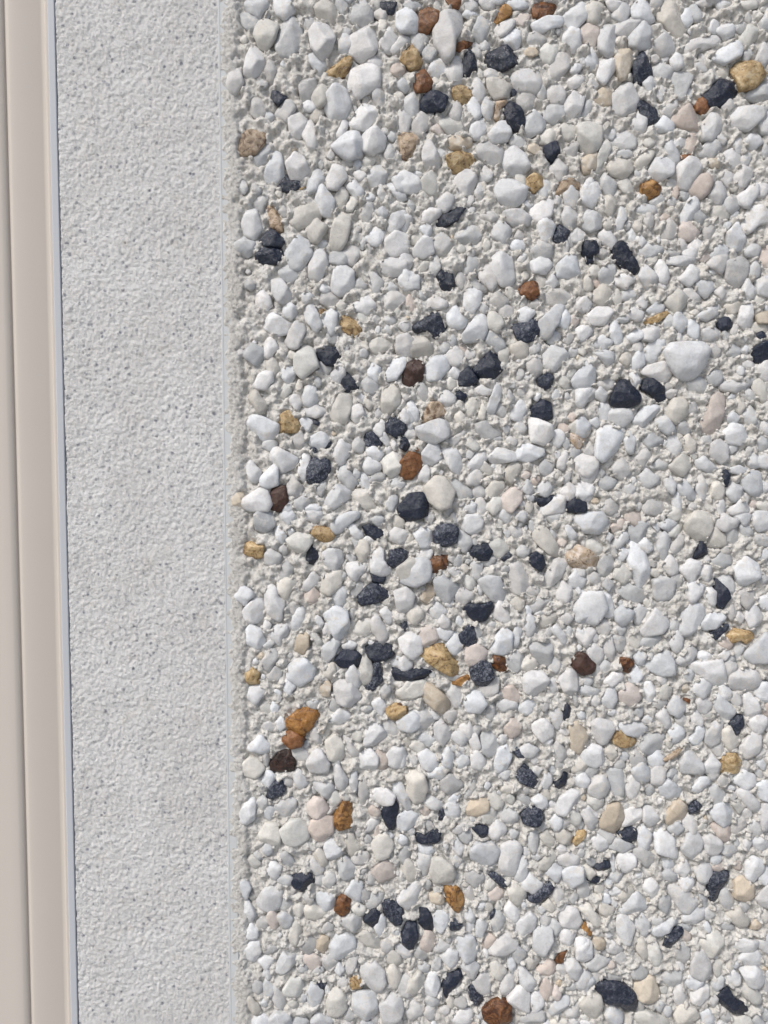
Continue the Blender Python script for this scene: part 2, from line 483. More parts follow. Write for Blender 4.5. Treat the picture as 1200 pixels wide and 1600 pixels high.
# outlines of the stones, in tiles of the photograph (origin, then kind and outline in 2.5 px steps; five numbers are an oval)
STONES = """
@340 0
w 16 0 34 0 33 3 26 10 20 8 17 5
w 34 0 45 0 48 7 43 11 37 9
g 57 14 10 8 0
g 13 7 20 7 28 12 23 22 18 18 13 12
v 24 15 29 12 38 16 36 25 31 31 26 29 23 22
g 36 28 40 14 47 10 52 15 53 26 47 36 39 35
v 60 4 67 0 73 3 77 10 71 15 63 11
g 78 3 10 9 90
g 82 8 84 0 92 0 97 7 97 14 90 16 83 13
k 101 2 103 0 112 0 110 9 104 7
g 102 8 9 8 135
w 57 21 61 16 69 15 73 24 71 33 65 38 59 30
w 54 33 60 32 66 37 69 36 68 42 63 46 58 40
w 80 28 13 10 90
w 83 22 93 16 98 17 100 30 97 34 90 38 83 34
w 101 26 108 18 113 22 108 33 101 30
w 108 30 115 22 119 21 119 27 110 34
w 22 28 28 31 29 43 20 50 16 46 18 35
g 33 45 14 8 90
g 3 48 14 42 16 52 10 61 5 58
y 68 45 71 41 75 40 79 35 84 38 81 46 74 50 68 48
w 84 43 94 38 101 44 101 54 87 61 81 55
g 50 48 61 48 62 54 60 64 52 63
v 65 60 16 11 60
w 68 60 73 54 80 56 83 65 80 74 71 75 67 68
w 57 66 11 7 0
k 33 61 35 56 44 60 38 66
g 19 62 22 58 31 64 30 71 25 75 20 70
g 42 69 15 11 45
g 32 72 7 5 135
v 62 71 10 7 45
w 44 71 49 69 56 74 54 83 49 87 45 85
w 53 84 55 77 60 77 63 87 61 92 56 91
g 101 60 15 9 110
w 82 75 91 64 101 67 101 73 92 81 84 79
w 74 83 80 73 82 76 80 83 75 87
w 71 92 81 83 88 83 91 90 90 97 82 100 75 96
w 89 93 91 84 99 81 105 86 104 93 97 97
g 81 101 11 6 0
g 108 96 10 8 90
t 14 85 21 81 30 83 29 90 24 96 14 97 13 92
g 30 88 34 91 31 100 24 105 21 101 24 93
w 29 109 35 93 40 97 42 111 35 115 30 113
w 43 103 48 95 54 99 57 106 53 111 46 113
k 37 116 43 108 45 113 54 112 49 119 42 120
y 49 118 11 4 20
w 56 114 62 105 67 110 66 117 55 121
w 68 112 72 103 79 105 81 111 75 119 69 118
w 89 109 8 6 0
g 92 107 102 102 107 106 104 114 97 119 93 114
w 80 116 86 113 91 118 91 124 85 123
v 73 123 77 116 82 120 80 129 75 132
w 61 117 66 116 73 125 72 135 65 134 61 127
v 46 135 49 130 60 127 66 131 62 139 50 143 46 139
w 112 120 16 6 145
w 109 112 114 108 119 108 119 119 112 119
g 16 117 8 6 80
g 24 118 8 5 135
g 22 126 26 121 33 121 27 132 22 129
t 31 130 34 125 40 137 41 145 33 142
w 15 140 18 131 24 130 28 143 23 150 16 146
k 26 150 33 142 42 150 39 154 30 154
g 10 154 16 148 24 151 21 159 12 159
k 24 159 28 155 38 153 41 160 36 165 25 164
v 55 143 62 137 69 142 65 149 58 151
w 42 158 50 147 57 151 59 159 53 168 46 168
v 70 150 74 133 80 131 84 135 81 151 75 158 70 155
g 88 136 91 125 97 126 98 134 93 139
w 98 132 104 129 107 134 103 137
w 104 143 109 134 118 131 119 138 112 145 105 145
g 65 152 7 5 0
g 62 158 66 155 69 160 66 163 61 162
g 75 159 87 152 90 157 86 164 77 164
w 105 150 111 145 119 147 119 158 110 160 105 158
g 41 132 8 6 150
g 71 97 6 5 90
g 31 10 3 3 0
@620 0
g 0 0 18 0 17 4 10 6 3 4
r 30 0 40 0 39 5 34 6
r 14 8 20 6 26 8 25 15 19 21 14 19
w 0 9 6 5 12 10 16 15 11 20 3 20 0 17
w 1 26 7 21 8 25 3 32
g 8 21 21 21 19 26 14 32 9 26
y 2 37 8 26 16 38 14 42 8 43
g 20 33 12 9 20
w 23 20 27 10 36 6 41 9 41 18 37 25 36 35 31 39 24 28
w 40 0 51 0 50 5 43 7
w 51 0 62 0 61 5 54 5
w 64 0 84 0 82 5 73 5
w 46 8 10 5 0
o 60 12 66 3 71 3 72 8 64 14 60 16
w 60 18 72 9 75 12 71 19 63 24
g 47 20 51 12 58 13 58 20 54 26 49 24
r 38 27 46 24 48 26 40 32 37 31
w 64 26 70 20 75 18 79 21 76 30 68 29
r 85 5 90 0 100 0 102 4 92 12 86 11
w 84 15 94 11 104 10 104 15 90 21 85 18
w 104 10 112 1 120 1 120 9 112 19 105 17
g 87 24 15 10 20
w 104 22 108 19 114 20 115 29 110 31 104 27
v 89 31 93 27 100 27 102 32 98 38 91 38
g 102 31 110 31 110 38 103 49 96 50 95 43
c 84 33 9 6 0
k 41 33 45 31 49 35 50 42 46 50 41 46
k 56 34 69 28 76 34 75 40 66 44 56 40
w 30 44 38 36 41 40 41 51 35 52
r 10 47 17 43 22 51 21 57 12 58
k 15 65 18 58 25 57 32 61 29 69 17 70
y 34 53 40 53 47 56 47 62 39 65 35 59
w 47 52 52 49 56 57 54 62 50 63 47 58
v 56 50 66 49 72 54 70 60 61 62 57 56
w 59 46 13 6 0
w 72 46 82 43 88 45 91 52 87 58 76 56 72 53
g 75 60 81 57 88 58 87 66 79 69 76 66
k 73 57 5 4 0
g 91 58 12 7 100
w 95 54 103 53 106 58 104 64 97 64 94 59
w 105 63 111 56 118 60 115 70 109 75 105 72
g 92 66 99 64 105 66 105 73 99 77 92 74
w 107 50 112 47 118 48 116 53 109 55
g 3 62 10 56 14 60 14 70 9 74 4 68
w 44 65 48 61 52 65 53 73 46 73
g 53 63 57 61 61 64 60 72 57 75 53 70
t 62 63 70 62 70 65 66 66 64 75 61 74
k 66 67 71 64 77 67 80 75 77 82 70 80
g 37 70 13 10 90
v 27 75 33 72 41 76 42 82 33 84 27 79
w 47 76 54 73 57 80 55 83 48 87 46 82
w 57 84 63 77 69 75 71 83 69 88 60 90
g 79 73 85 69 94 76 90 82 82 86 79 82
g 0 68 6 68 9 74 7 82 2 84 0 80
g 9 77 16 70 21 71 20 79 13 86 10 82
t 1 85 7 81 13 84 13 93 6 100 3 97
c 30 89 35 85 46 85 47 91 39 93 34 93
y 31 98 39 95 48 95 49 102 42 107 34 108
w 16 92 20 86 25 95 28 100 26 105 18 105 16 99
g 50 90 58 87 67 93 66 103 58 103 51 98
w 68 94 74 90 80 97 83 105 78 109 68 109 66 102
v 88 85 96 81 101 84 97 90 89 89
c 86 93 9 7 0
k 92 92 100 88 102 97 97 101 92 97
g 104 93 109 88 114 89 112 98 105 98
v 112 79 120 77 128 80 127 92 120 97 114 90
g 95 105 101 100 107 104 105 111 99 112
c 115 99 125 95 125 105 117 107
w 0 109 5 107 13 111 16 118 10 121 3 120 0 115
v 15 113 22 106 26 108 25 114 27 120 21 122 16 118
w 35 113 41 106 48 107 50 112 46 124 37 118
w 51 109 55 104 61 106 59 112 52 113
y 81 112 85 109 91 110 91 116 86 120 81 117
w 61 118 66 113 72 113 81 118 79 126 72 130 64 126
v 78 113 12 7 120
t 98 121 103 112 113 112 115 117 104 122
w 104 121 109 117 114 121 113 129 106 128
w 115 121 120 112 124 112 124 127 116 127
w 24 126 31 120 36 123 34 130 28 132 25 130
w 14 136 19 130 27 131 28 135 20 139 15 139
k 25 136 34 131 39 128 42 130 38 138 29 142 25 140
w 67 132 78 131 84 136 82 141 73 141 67 137
w 83 130 96 123 99 126 96 135 88 139 84 136
w 0 132 7 132 10 137 6 143 0 144
w 88 140 96 136 99 141 97 149 91 151 88 147
w 103 135 106 129 112 130 114 137 110 143 105 141
k 98 146 101 140 108 144 107 150 99 152
w 108 146 114 142 118 146 115 151 110 151
w 60 142 66 138 72 143 70 150 66 152 60 148
g 37 145 43 140 52 142 54 146 50 152 42 154 37 151
g 22 150 28 144 37 153 33 159 24 159
w 10 156 17 147 22 150 23 158 17 161 11 160
w 0 145 7 146 8 154 5 160 0 160
g 84 156 89 151 97 154 97 161 85 162
g 58 135 14 6 0
w 115 135 121 131 126 136 123 140 117 140
c 3 121 5 5 0
g 92 118 12 9 60
g 21 71 5 4 0
g 54 22 9 6 0
g 117 38 6 8 90
@900 0
v 6 4 16 0 18 2 15 12 7 14
w 18 0 34 0 32 3 22 7
g 29 7 13 12 90
w 35 5 38 0 45 0 50 12 44 15 36 11
v 51 6 57 0 63 0 66 7 70 18 66 25 60 21 52 12
w 65 11 69 6 74 9 73 14 68 16
w 68 0 86 0 88 2 80 4
w 86 0 97 1 96 5 90 6
v 97 0 116 0 113 5 104 5
p 3 17 8 14 15 14 14 22 12 31 4 26
w 14 19 20 12 25 17 25 32 20 36 14 30
w 24 15 34 11 41 13 36 20 30 23 25 21
w 33 23 41 14 46 19 47 29 40 31 34 28
w 48 27 55 21 62 25 62 32 54 35 48 31
w 88 17 94 13 101 16 99 21 94 24 88 20
w 66 30 72 25 88 21 93 24 86 29 71 33 66 33
v 103 23 109 15 115 16 114 23 107 30 102 27
w 115 14 120 7 126 8 126 20 116 20
w 112 38 116 29 120 27 121 37 117 41
w 85 34 99 24 104 30 102 36 93 40 86 37
v 27 25 5 5 0
w 4 40 10 31 15 36 13 42 6 42
w 14 43 16 36 24 37 25 43 18 53 13 49
c 24 36 28 30 35 31 36 38 31 50 27 50
w 59 37 63 33 67 34 68 41 61 43
k 36 38 41 32 46 35 48 46 43 51 36 52
w 42 51 48 46 50 50 49 57 45 57
g 59 48 64 43 73 43 75 46 71 53 68 62 62 60
y 97 44 103 38 110 37 118 47 112 54 103 57 100 50
g 104 60 120 50 125 50 125 63 112 63
k 79 58 91 49 96 48 101 56 98 62 86 68 80 64
r 75 65 78 59 84 67 79 72 75 69
w 23 59 30 51 35 53 39 62 37 69 30 72 22 69
k 38 63 42 60 47 64 53 73 52 76 45 80 40 71
w 35 75 42 69 46 73 43 82 36 83
c 11 60 18 53 23 57 22 66 14 65
g 3 69 9 61 11 66 8 72 4 73
w 0 57 6 61 3 71 0 72
w 49 78 55 73 62 77 61 82 52 82
g 53 69 62 60 64 66 60 72 54 72
p 60 73 71 65 77 72 78 81 67 80 61 77
w 79 77 84 71 89 72 92 79 86 88 79 87
w 95 73 100 67 116 68 117 74 108 81 99 80
w 113 76 119 69 125 71 125 85 116 83
g 22 86 25 83 33 81 38 86 37 92 28 94 22 90
v 12 103 15 92 20 86 22 93 18 103 14 111 11 108
v 37 102 41 95 49 92 50 95 44 104 38 107
w 56 90 60 87 64 94 65 102 60 102 56 95
w 46 106 50 99 57 98 62 101 60 109 52 113 47 111
r 65 97 74 94 73 97 67 101
w 76 95 81 90 88 88 91 93 86 98 78 97
w 106 88 109 84 115 84 117 89 112 93 107 92
w 63 104 70 99 77 98 78 105 72 117 67 119 64 113
g 103 100 106 94 111 95 109 102 104 103
v 0 80 7 77 12 82 12 94 6 97 1 90
g 13 88 5 9 90
v 19 104 24 99 33 101 36 106 30 112 22 109
c 3 102 7 97 12 98 10 108 5 108
g 30 96 13 5 0
c 86 102 9 6 150
w 99 110 104 104 111 106 110 112 103 117 100 115
g 16 110 21 107 26 115 24 122 19 121 16 116
v 25 113 33 112 38 119 38 122 30 120
o 41 115 46 111 53 117 51 122 44 124 41 120
w 3 120 7 112 14 113 16 121 11 130 4 126
g 61 114 9 8 60
g 46 126 52 121 58 124 50 129
w 83 122 88 113 93 117 94 123 90 127 84 125
w 101 122 114 114 114 122 107 129 102 127
g 98 127 14 10 20
w 64 137 70 125 75 123 78 128 74 136 66 141
g 78 135 10 9 120
v 16 126 21 121 26 125 23 134 18 133
w 3 137 10 132 17 135 16 142 9 145 5 142
w 24 142 28 130 32 129 32 136 28 144 24 145
w 104 137 110 129 118 128 126 132 126 139 115 140 109 146 105 145
w 94 146 101 139 106 149 104 156 96 156
w 83 161 90 151 97 156 92 163
g 55 140 59 136 64 142 63 148 54 149
w 14 146 20 143 27 150 24 155 16 152
w 0 144 6 145 5 151 0 152
k 2 155 4 151 14 151 14 157 10 161 6 160
k 22 155 29 150 34 154 36 165 31 170 24 162
w 37 149 41 146 45 151 40 154
g 38 156 44 151 55 152 54 158 42 161
w 106 156 111 152 116 155 114 160 107 160
g 84 145 13 8 70
g 60 158 16 5 160
g 121 107 5 6 90
w 72 158 10 6 0
g 43 131 16 8 0
@340 400
g 70 -3 88 -4 84 3 77 6 70 4
g 38 9 45 3 52 5 51 12 46 17 40 15
w 57 6 61 -4 67 -2 69 5 65 15 57 14
w 71 19 73 8 80 6 85 10 85 19 77 25 72 22
g 20 18 8 7 0
w 24 22 28 20 32 24 34 31 29 34 24 31
w 33 15 40 14 48 26 44 29 38 29 34 23
w 67 20 9 6 160
w 56 26 8 7 30
g 89 18 10 7 0
g 93 10 97 9 104 16 103 20 98 24 95 18
w 102 4 106 1 118 3 119 11 108 13 103 10
w 113 12 118 9 126 12 126 20 118 21 114 17
w 45 34 10 9 45
w 53 31 60 29 66 44 61 48 55 40
y 65 35 6 4 30
w 65 38 72 34 75 35 74 47 70 49 66 42
y 75 40 80 37 87 41 90 46 87 51 79 47
g 68 48 75 47 76 54 68 54
w 28 41 34 35 45 42 44 48 36 50 29 45
w 42 53 48 41 54 40 55 47 51 57 45 58
w 83 31 92 25 98 26 99 31 95 36 86 34
g 104 23 112 22 119 26 112 34 105 34
g 99 40 6 6 0
g 108 40 6 9 90
w 117 44 8 6 0
v 93 54 103 50 110 54 109 58 99 61 94 58
v 110 54 118 50 129 51 135 58 132 63 120 63 111 60
w 29 54 35 51 38 58 31 64 29 63
g 14 61 6 5 0
v 46 62 6 5 45
v 30 65 36 64 39 71 34 75 31 72
v 48 63 54 55 60 59 63 69 53 77 48 71
k 60 57 75 57 77 61 74 68 68 68 62 63
g 67 70 9 8 150
w 71 73 75 68 79 68 80 75 76 81 70 78
k 76 77 80 72 88 80 88 84 80 85 76 80
w 40 71 44 69 49 70 48 76 45 81 40 76
v 39 84 42 80 46 80 46 85 41 89 38 88
v 51 81 8 4 70
g 91 61 7 5 0
w 94 71 97 68 102 70 102 76 99 79 94 75
g 95 81 13 9 155
g 87 76 4 4 0
w 104 75 110 64 116 62 119 67 112 77 106 78
d 116 74 118 68 124 65 129 67 128 77 122 82 116 79
v 20 87 24 84 31 93 31 97 25 97 20 91
w 53 88 55 82 61 81 63 89 61 93 54 93
w 49 91 9 9 135
w 54 96 59 93 68 93 69 98 61 101 54 99
v 70 94 75 87 83 87 84 93 81 104 75 105 71 101
w 83 95 90 93 92 100 87 105 83 101
v 103 83 109 79 114 80 114 92 106 100 102 95
w 16 103 22 99 29 101 38 105 37 113 28 116 21 109
y 38 101 44 96 48 100 54 110 39 110
w 51 103 55 99 60 104 57 109 53 107
k 59 102 64 103 63 106 60 105
k 91 112 97 110 103 117 101 120 93 119
w 97 109 101 101 105 101 105 109 102 112 98 111
k 105 104 111 100 117 105 118 111 112 114 106 110
k 113 115 118 113 120 118 118 122 114 120
w 113 99 120 96 126 99 124 104 118 103
g 46 113 52 110 56 115 52 121 46 118
w 56 114 64 110 71 112 70 118 63 122 58 118
k 60 121 5 3 145
k 69 118 6 4 50
g 84 117 88 112 92 117 91 122 85 122
g 32 118 10 7 20
w 71 122 77 116 84 118 82 125 76 130 72 126
w 33 121 38 120 50 126 48 132 39 136 33 127
w 51 126 56 122 58 126 55 140 50 138
k 56 133 59 126 69 127 70 134 67 139 60 143 56 141
w 16 131 21 129 27 134 26 140 20 140
w 27 138 35 130 38 133 38 143 31 145 27 143
w 93 121 98 119 104 123 101 128 94 126
w 89 130 92 126 101 129 102 134 93 136
v 103 128 109 122 115 125 114 135 109 138 104 135
r 114 129 120 122 127 125 127 132 122 139 115 139
g 74 132 80 131 88 142 84 146 76 140
w 87 136 6 5 90
g 94 139 100 134 105 137 104 142 95 142
g 43 139 48 139 53 144 52 150 44 150
g 61 144 68 139 68 145 64 150 61 148
d 33 145 42 144 44 153 39 160 33 158
w 16 152 26 145 31 147 34 155 31 159 19 159 16 156
c 9 150 16 147 17 158 10 157
w 68 151 74 143 83 144 83 151 73 158 66 156
v 84 147 93 146 97 151 101 159 93 159 87 154
g 107 140 113 139 118 143 114 146 108 144
g 48 153 56 149 59 153 53 160 48 158
w 44 158 8 6 45
w 60 158 10 6 0
g 118 88 5 4 0
@620 400
w 0 4 3 0 8 -2 11 3 7 9 0 12
g 20 3 25 0 28 5 26 11 20 10
g 41 7 45 1 52 1 52 6 47 11 41 10
w 58 2 64 -2 72 2 74 14 70 19 65 18 59 10
w 51 11 56 6 60 7 64 15 60 20 53 16
k 25 13 28 9 35 11 36 19 34 24 28 20
w 1 14 5 10 10 11 10 19 5 21 2 19
g 14 15 6 7 90
g 43 14 49 14 58 20 56 22 48 20
w 42 22 50 19 54 21 52 30 48 36 42 34
w 0 23 7 26 0 33 -4 30
w 19 27 24 25 32 28 31 32 20 33
g 58 27 64 23 71 27 67 33 59 32
w 84 3 94 0 97 5 95 10 85 10
w 100 6 106 0 112 0 115 12 110 14 100 13
w 93 17 98 11 102 17 97 20
r 75 22 80 17 88 16 89 24 85 27 79 25
g 87 30 6 7 90
g 91 26 97 21 108 20 111 26 102 32 94 30
w 31 36 37 32 44 39 43 44 34 45 32 42
w 41 49 49 38 54 36 58 42 54 52 42 55
v 57 36 65 37 67 43 63 47 57 45
w 76 34 81 32 87 35 82 42 76 41
w 89 41 101 29 105 31 103 38 96 50 90 52
w 100 38 106 34 109 38 107 46 101 43
g 110 28 116 26 121 29 119 35 111 34
k 71 43 76 42 82 42 86 38 90 44 87 52 80 54 76 52
k 10 43 21 36 27 34 31 44 25 52 18 47 11 48
v 7 44 7 5 0
w 0 51 7 49 15 57 14 62 4 63 0 60
g 54 50 60 46 66 48 68 56 64 61 56 54
g 26 58 30 53 34 54 34 58 28 61
v 71 56 81 53 83 57 82 63 73 64
g 83 57 90 54 90 59 83 62
w 30 61 37 57 42 60 41 67 33 68
g 92 61 97 56 104 58 108 63 97 73 92 68
g 81 67 88 64 92 66 91 74 83 75
w 17 70 23 63 30 62 33 70 27 77 20 78
w 31 74 37 68 42 74 39 76 32 76
k 39 74 45 69 51 78 47 81 39 81
k 48 70 56 62 60 57 64 64 66 71 60 77 52 77
k 40 87 10 6 110
k 88 77 94 73 98 75 97 81 92 84 89 81
w 48 83 53 81 60 84 58 87 49 86
w 56 95 61 82 65 78 67 83 61 99 57 101
w 26 86 32 84 37 88 36 92 29 94 26 91
w 6 93 9 90 14 97 13 103 10 102
w 1 99 5 96 10 101 7 104 2 103
t 14 102 21 92 27 91 33 98 22 102 16 104
v 43 92 47 88 53 90 50 99 45 100 43 97
v 51 99 54 92 56 95 55 101 51 102
g 66 96 9 9 0
w 72 96 79 90 82 95 78 103 72 102
k 83 96 91 90 96 92 97 101 90 104 83 99
g 77 107 9 8 0
w 110 77 118 66 124 72 124 80 114 85 110 80
g 110 88 117 84 126 83 124 89 115 93
v 101 78 105 73 108 79 108 84 102 81
w 12 107 26 102 33 104 32 113 24 117 15 115
g 30 117 44 107 45 109 36 119
g 48 105 56 103 68 110 63 113 55 116 50 111
g 63 114 6 6 45
w 82 101 88 102 96 106 98 112 93 118 84 116
w 98 110 105 109 105 116 100 119 97 117
t 106 112 111 110 118 114 114 122
v 108 106 115 101 121 104 120 112 113 113 108 109
w 16 123 20 117 26 118 28 126 22 131 16 129
w 27 122 33 118 38 122 43 132 39 138 34 134
r 13 120 4 3 60
w 44 131 51 122 57 120 57 126 52 133 46 134
w 57 126 63 120 74 122 76 128 60 130
w 75 121 80 117 93 121 92 124 82 129 75 127
w 101 127 107 121 109 125 104 133 100 132
g 106 117 8 5 110
v 66 136 73 128 78 131 77 135 72 141 66 139
g 94 132 11 9 30
w 13 136 19 131 21 134 20 141 14 140
v 17 145 24 138 30 139 36 147 33 156 26 158 18 151
w 43 138 52 133 54 138 53 142 44 143
g 33 139 37 138 47 147 47 151 38 151
v 57 140 6 4 0
g 51 147 8 10 90
v 55 147 59 142 67 141 67 146 60 152 55 150
w 85 146 95 139 98 144 95 150 89 149
g 82 145 8 9 90
g 103 139 109 134 108 142 104 142
w 111 127 117 124 125 127 126 136 120 142 113 134
w 111 145 115 140 123 144 122 152 115 153
w 102 147 107 142 112 144 111 152 105 152
p 66 150 72 145 78 145 78 153 72 160 66 158
k 87 151 93 151 99 147 99 154 90 158 87 156
w 89 158 98 150 106 149 105 160 92 162
k 106 155 112 151 118 154 118 160 106 160
k 0 158 8 149 16 148 19 155 19 162 5 166
g 19 152 4 4 0
w 41 160 45 153 50 155 50 160
v 55 157 60 152 66 151 66 158 60 161
w 78 155 6 4 135
g 32 159 7 6 90
g 61 132 5 4 0
@900 400
w 54 0 75 0 76 4 65 6 57 5
w 81 5 90 -3 96 0 92 10 83 7
g 94 4 104 0 108 5 107 14 100 22 94 14
k 5 0 12 0 11 4 7 5
k 30 3 36 0 40 7 37 11 32 8
g 14 11 20 3 25 5 25 15 22 19 16 17
w 25 12 36 11 37 15 31 20 25 18
w 39 13 42 6 47 8 51 14 49 19 43 19
w 49 5 55 3 59 13 55 18 50 13
w 63 15 72 6 77 9 76 15 70 18
w 75 17 80 14 87 16 88 20 81 25 75 22
w 108 8 113 3 116 5 115 12 108 13
w 104 17 109 15 113 21 113 25 105 27
w 113 15 122 12 125 18 124 26 114 24
v 5 14 9 12 12 20 5 22
v 11 22 17 19 23 21 22 27 16 31 11 28
g 29 22 38 21 38 26 30 28
g 86 22 92 19 94 23 91 27
g 66 21 73 20 79 27 77 29 70 27
v 56 27 64 22 71 26 68 32 62 35 58 32
w 38 28 42 25 45 29 44 32 39 31
w 0 28 6 26 10 30 8 34 0 35
w 6 38 13 32 20 32 23 35 18 43 8 43
w 31 36 36 32 43 35 41 40 32 39
w 44 34 50 29 57 30 53 36 46 37
y 41 41 50 37 59 33 60 35 52 41 42 44
w 61 38 65 35 69 39 70 44 65 47 61 44
w 70 41 74 38 77 44 76 51 70 49
w 74 37 83 32 90 29 89 37 82 40 75 39
v 92 31 100 28 105 29 103 34 97 36
k 87 41 93 38 98 39 98 44 92 48
w 103 32 108 28 111 31 111 43 106 45 101 42
c 113 37 118 34 124 36 122 42 114 42
w 79 46 87 44 91 48 89 52 80 53
w 21 45 24 39 28 44 30 52 26 55 21 50
w 0 45 8 44 11 47 6 52 0 54
w 10 53 18 50 24 54 20 58 11 57
w 32 48 37 45 44 48 42 51 36 54 32 52
w 9 59 18 59 23 60 24 66 20 68
w 39 57 7 7 90
w 43 59 48 52 56 53 54 58 48 67 44 65
w 34 65 41 59 44 61 43 68 34 73
w 41 73 44 69 55 66 61 73 56 79 49 78
w 55 60 60 55 78 54 83 59 80 69 73 76 65 77 58 68
k 116 50 6 6 90
k 109 59 117 54 124 55 124 64 113 68 109 63
g 94 62 97 54 104 58 102 64
g 108 68 8 6 0
w 103 72 5 5 0
w 114 69 120 66 124 68 123 77 115 77
g 82 74 86 69 93 71 91 79 84 81
w 33 74 38 73 41 79 36 82
g 13 80 17 76 26 77 24 83 16 84
g 67 79 77 75 84 79 82 85 72 85
w 91 79 96 78 108 80 109 83 100 85 91 84
g 109 78 9 5 150
g 109 87 10 6 150
w 12 85 16 82 21 86 18 91 13 89
w 0 84 10 83 9 89 4 94 0 94
k 22 88 27 78 33 78 40 87 39 92 30 95 22 93
k 41 84 43 77 48 77 55 82 56 90 51 93 46 86
g 58 82 7 7 0
w 21 97 25 94 35 94 36 101 30 107 21 103
w 36 102 42 95 49 93 55 96 42 107 37 106
v 56 97 61 89 68 88 71 98 63 105 56 100
g 73 95 7 9 90
p 84 90 88 85 94 85 93 94 90 108 83 112 77 106
w 95 100 99 97 103 101 100 105 95 104
g 103 100 110 93 114 99 113 105 106 105
w 50 102 56 100 60 101 63 110 56 110 50 108
g 64 105 69 103 73 109 70 112 64 110
w 92 110 97 105 103 106 107 113 103 118 95 117
w 12 104 7 6 0
w 0 103 5 101 9 106 6 112 0 112
w 13 110 18 106 25 107 30 113 28 120 17 129 12 125
w 30 115 34 110 38 115 36 122 31 122
g 41 114 48 111 55 114 54 118 46 121
v 66 115 70 112 75 116 75 121 69 123
w 84 118 90 114 95 119 95 127 91 130 84 125
g 111 113 120 112 121 120 114 122
g 5 122 9 117 12 120 11 126 7 127
w 0 127 5 125 12 132 13 137 9 144 4 140 0 134
g 37 126 44 121 48 124 43 133 37 130
g 46 131 52 127 58 130 57 134 48 133
v 58 131 66 124 72 125 72 132 67 138 60 134
w 75 128 80 126 90 132 85 135 76 133
w 107 127 112 123 116 127 115 132 108 132
w 118 128 9 12 90
g 22 132 28 127 34 129 34 137 26 139
g 12 142 17 137 27 140 23 145 15 147
w 39 138 44 134 52 138 51 142 43 145
w 63 144 68 140 77 149 75 153 66 150
w 74 143 78 136 82 144 83 152 78 153
k 91 136 94 133 96 137 95 144 92 144
w 95 133 102 131 109 134 105 136 96 136
w 94 148 98 142 104 144 103 151 97 153
w 104 140 109 135 116 135 116 150 109 149 105 145
w 0 143 5 143 10 148 5 153 0 150
w 55 140 60 138 63 142 61 148 56 146
g 34 146 7 8 90
c 12 153 5 4 0
k 0 153 5 154 6 158 0 161
g 14 158 20 152 26 155 28 162 16 162
g 42 157 47 151 54 153 59 159 50 162 43 161
w 60 151 64 148 68 156 66 160 61 156
g 73 157 5 5 0
w 96 158 105 152 108 157 109 162 97 162
w 117 145 8 10 70
@340 800
g 23 2 27 -1 35 1 36 8 30 13 24 11
w 39 0 46 -1 49 3 44 8 39 4
w 54 0 64 -2 67 4 61 7 56 5
w 71 5 82 0 88 0 89 3 82 8 76 14 72 12
c 33 8 36 6 39 8 35 10
w 35 11 39 9 43 15 41 20 37 17
v 43 17 50 13 58 14 59 19 54 26 48 24
y 56 12 62 9 69 10 73 15 69 20 62 17
y 16 20 21 19 25 21 29 21 28 28 23 29 16 26
g 28 27 33 23 40 27 38 33 30 33
k 54 31 56 21 60 21 63 28 60 33
w 80 9 85 8 91 14 90 17 85 16
g 82 17 85 15 90 19 86 24
k 90 9 95 8 102 11 104 15 98 18 93 15
w 94 18 10 5 0
w 106 13 112 10 119 12 118 19 108 19
v 86 24 89 19 94 19 95 25 92 31 88 30
w 65 26 70 23 78 24 78 32 73 38 68 35
v 66 40 72 36 78 37 77 47 70 52 64 50
w 80 33 88 32 93 36 86 43 82 40
w 95 28 101 22 104 24 104 30 109 37 103 40 96 38
k 95 37 98 40 105 40 103 46 97 44
k 107 32 108 24 115 23 120 26 115 33 110 35
w 111 38 117 32 128 28 134 32 132 42 124 46 115 44
g 78 40 6 6 0
w 54 44 60 38 64 41 62 46 54 51
p 54 52 60 47 64 52 61 59 55 57
w 71 51 77 46 81 50 80 57 72 59
g 82 49 88 44 92 46 89 53 82 53
v 37 44 44 42 51 44 44 52 41 55 38 50
w 10 52 15 47 20 48 23 52 17 57 12 55
w 30 47 34 46 37 48 38 53 42 56 40 67 37 68 30 62 29 53
w 13 65 20 57 26 52 29 60 29 65 25 69 15 70
w 16 75 21 70 27 74 30 82 26 86 19 83
w 32 76 36 72 43 71 44 76 39 83 34 81
w 28 84 34 79 36 82 31 87
w 47 65 52 60 56 61 53 71 50 76 46 73
c 49 80 52 75 57 77 57 84 53 90 48 87
v 58 77 61 75 66 82 62 85
k 87 54 92 48 95 45 101 46 109 52 104 55 97 57 90 58
g 84 63 8 6 90
w 66 65 73 59 81 62 82 70 80 79 74 80 70 73 69 69
w 60 68 63 64 67 70 64 72
w 64 93 66 84 73 79 77 81 73 90 68 95
w 68 74 8 5 90
v 84 74 88 69 95 67 97 73 94 77 87 79
w 95 68 99 65 104 70 107 77 102 82 97 75
w 101 62 106 60 109 64 109 70 105 69
w 110 50 118 47 123 52 121 62 113 63
k 114 69 118 68 119 73 117 75
w 78 83 84 79 88 82 84 87 79 86
k 73 93 79 86 88 88 90 92 87 97 77 97
k 91 85 97 83 101 80 109 84 110 89 103 94 96 92 92 88
w 96 82 5 3 0
v 88 101 91 87 95 90 97 99 96 107 91 108
g 97 99 102 101 101 107 97 107
k 97 94 101 93 103 106 97 112 90 110 90 107 96 107
w 113 80 119 75 127 79 128 87 122 92 115 86
w 106 94 112 91 120 93 118 100 112 98
k 109 98 112 97 118 100 127 97 134 100 130 106 121 105 110 106
v 66 99 73 94 74 101 70 104 67 102
w 80 101 85 97 89 101 90 108 85 111 81 107
g 74 98 8 6 0
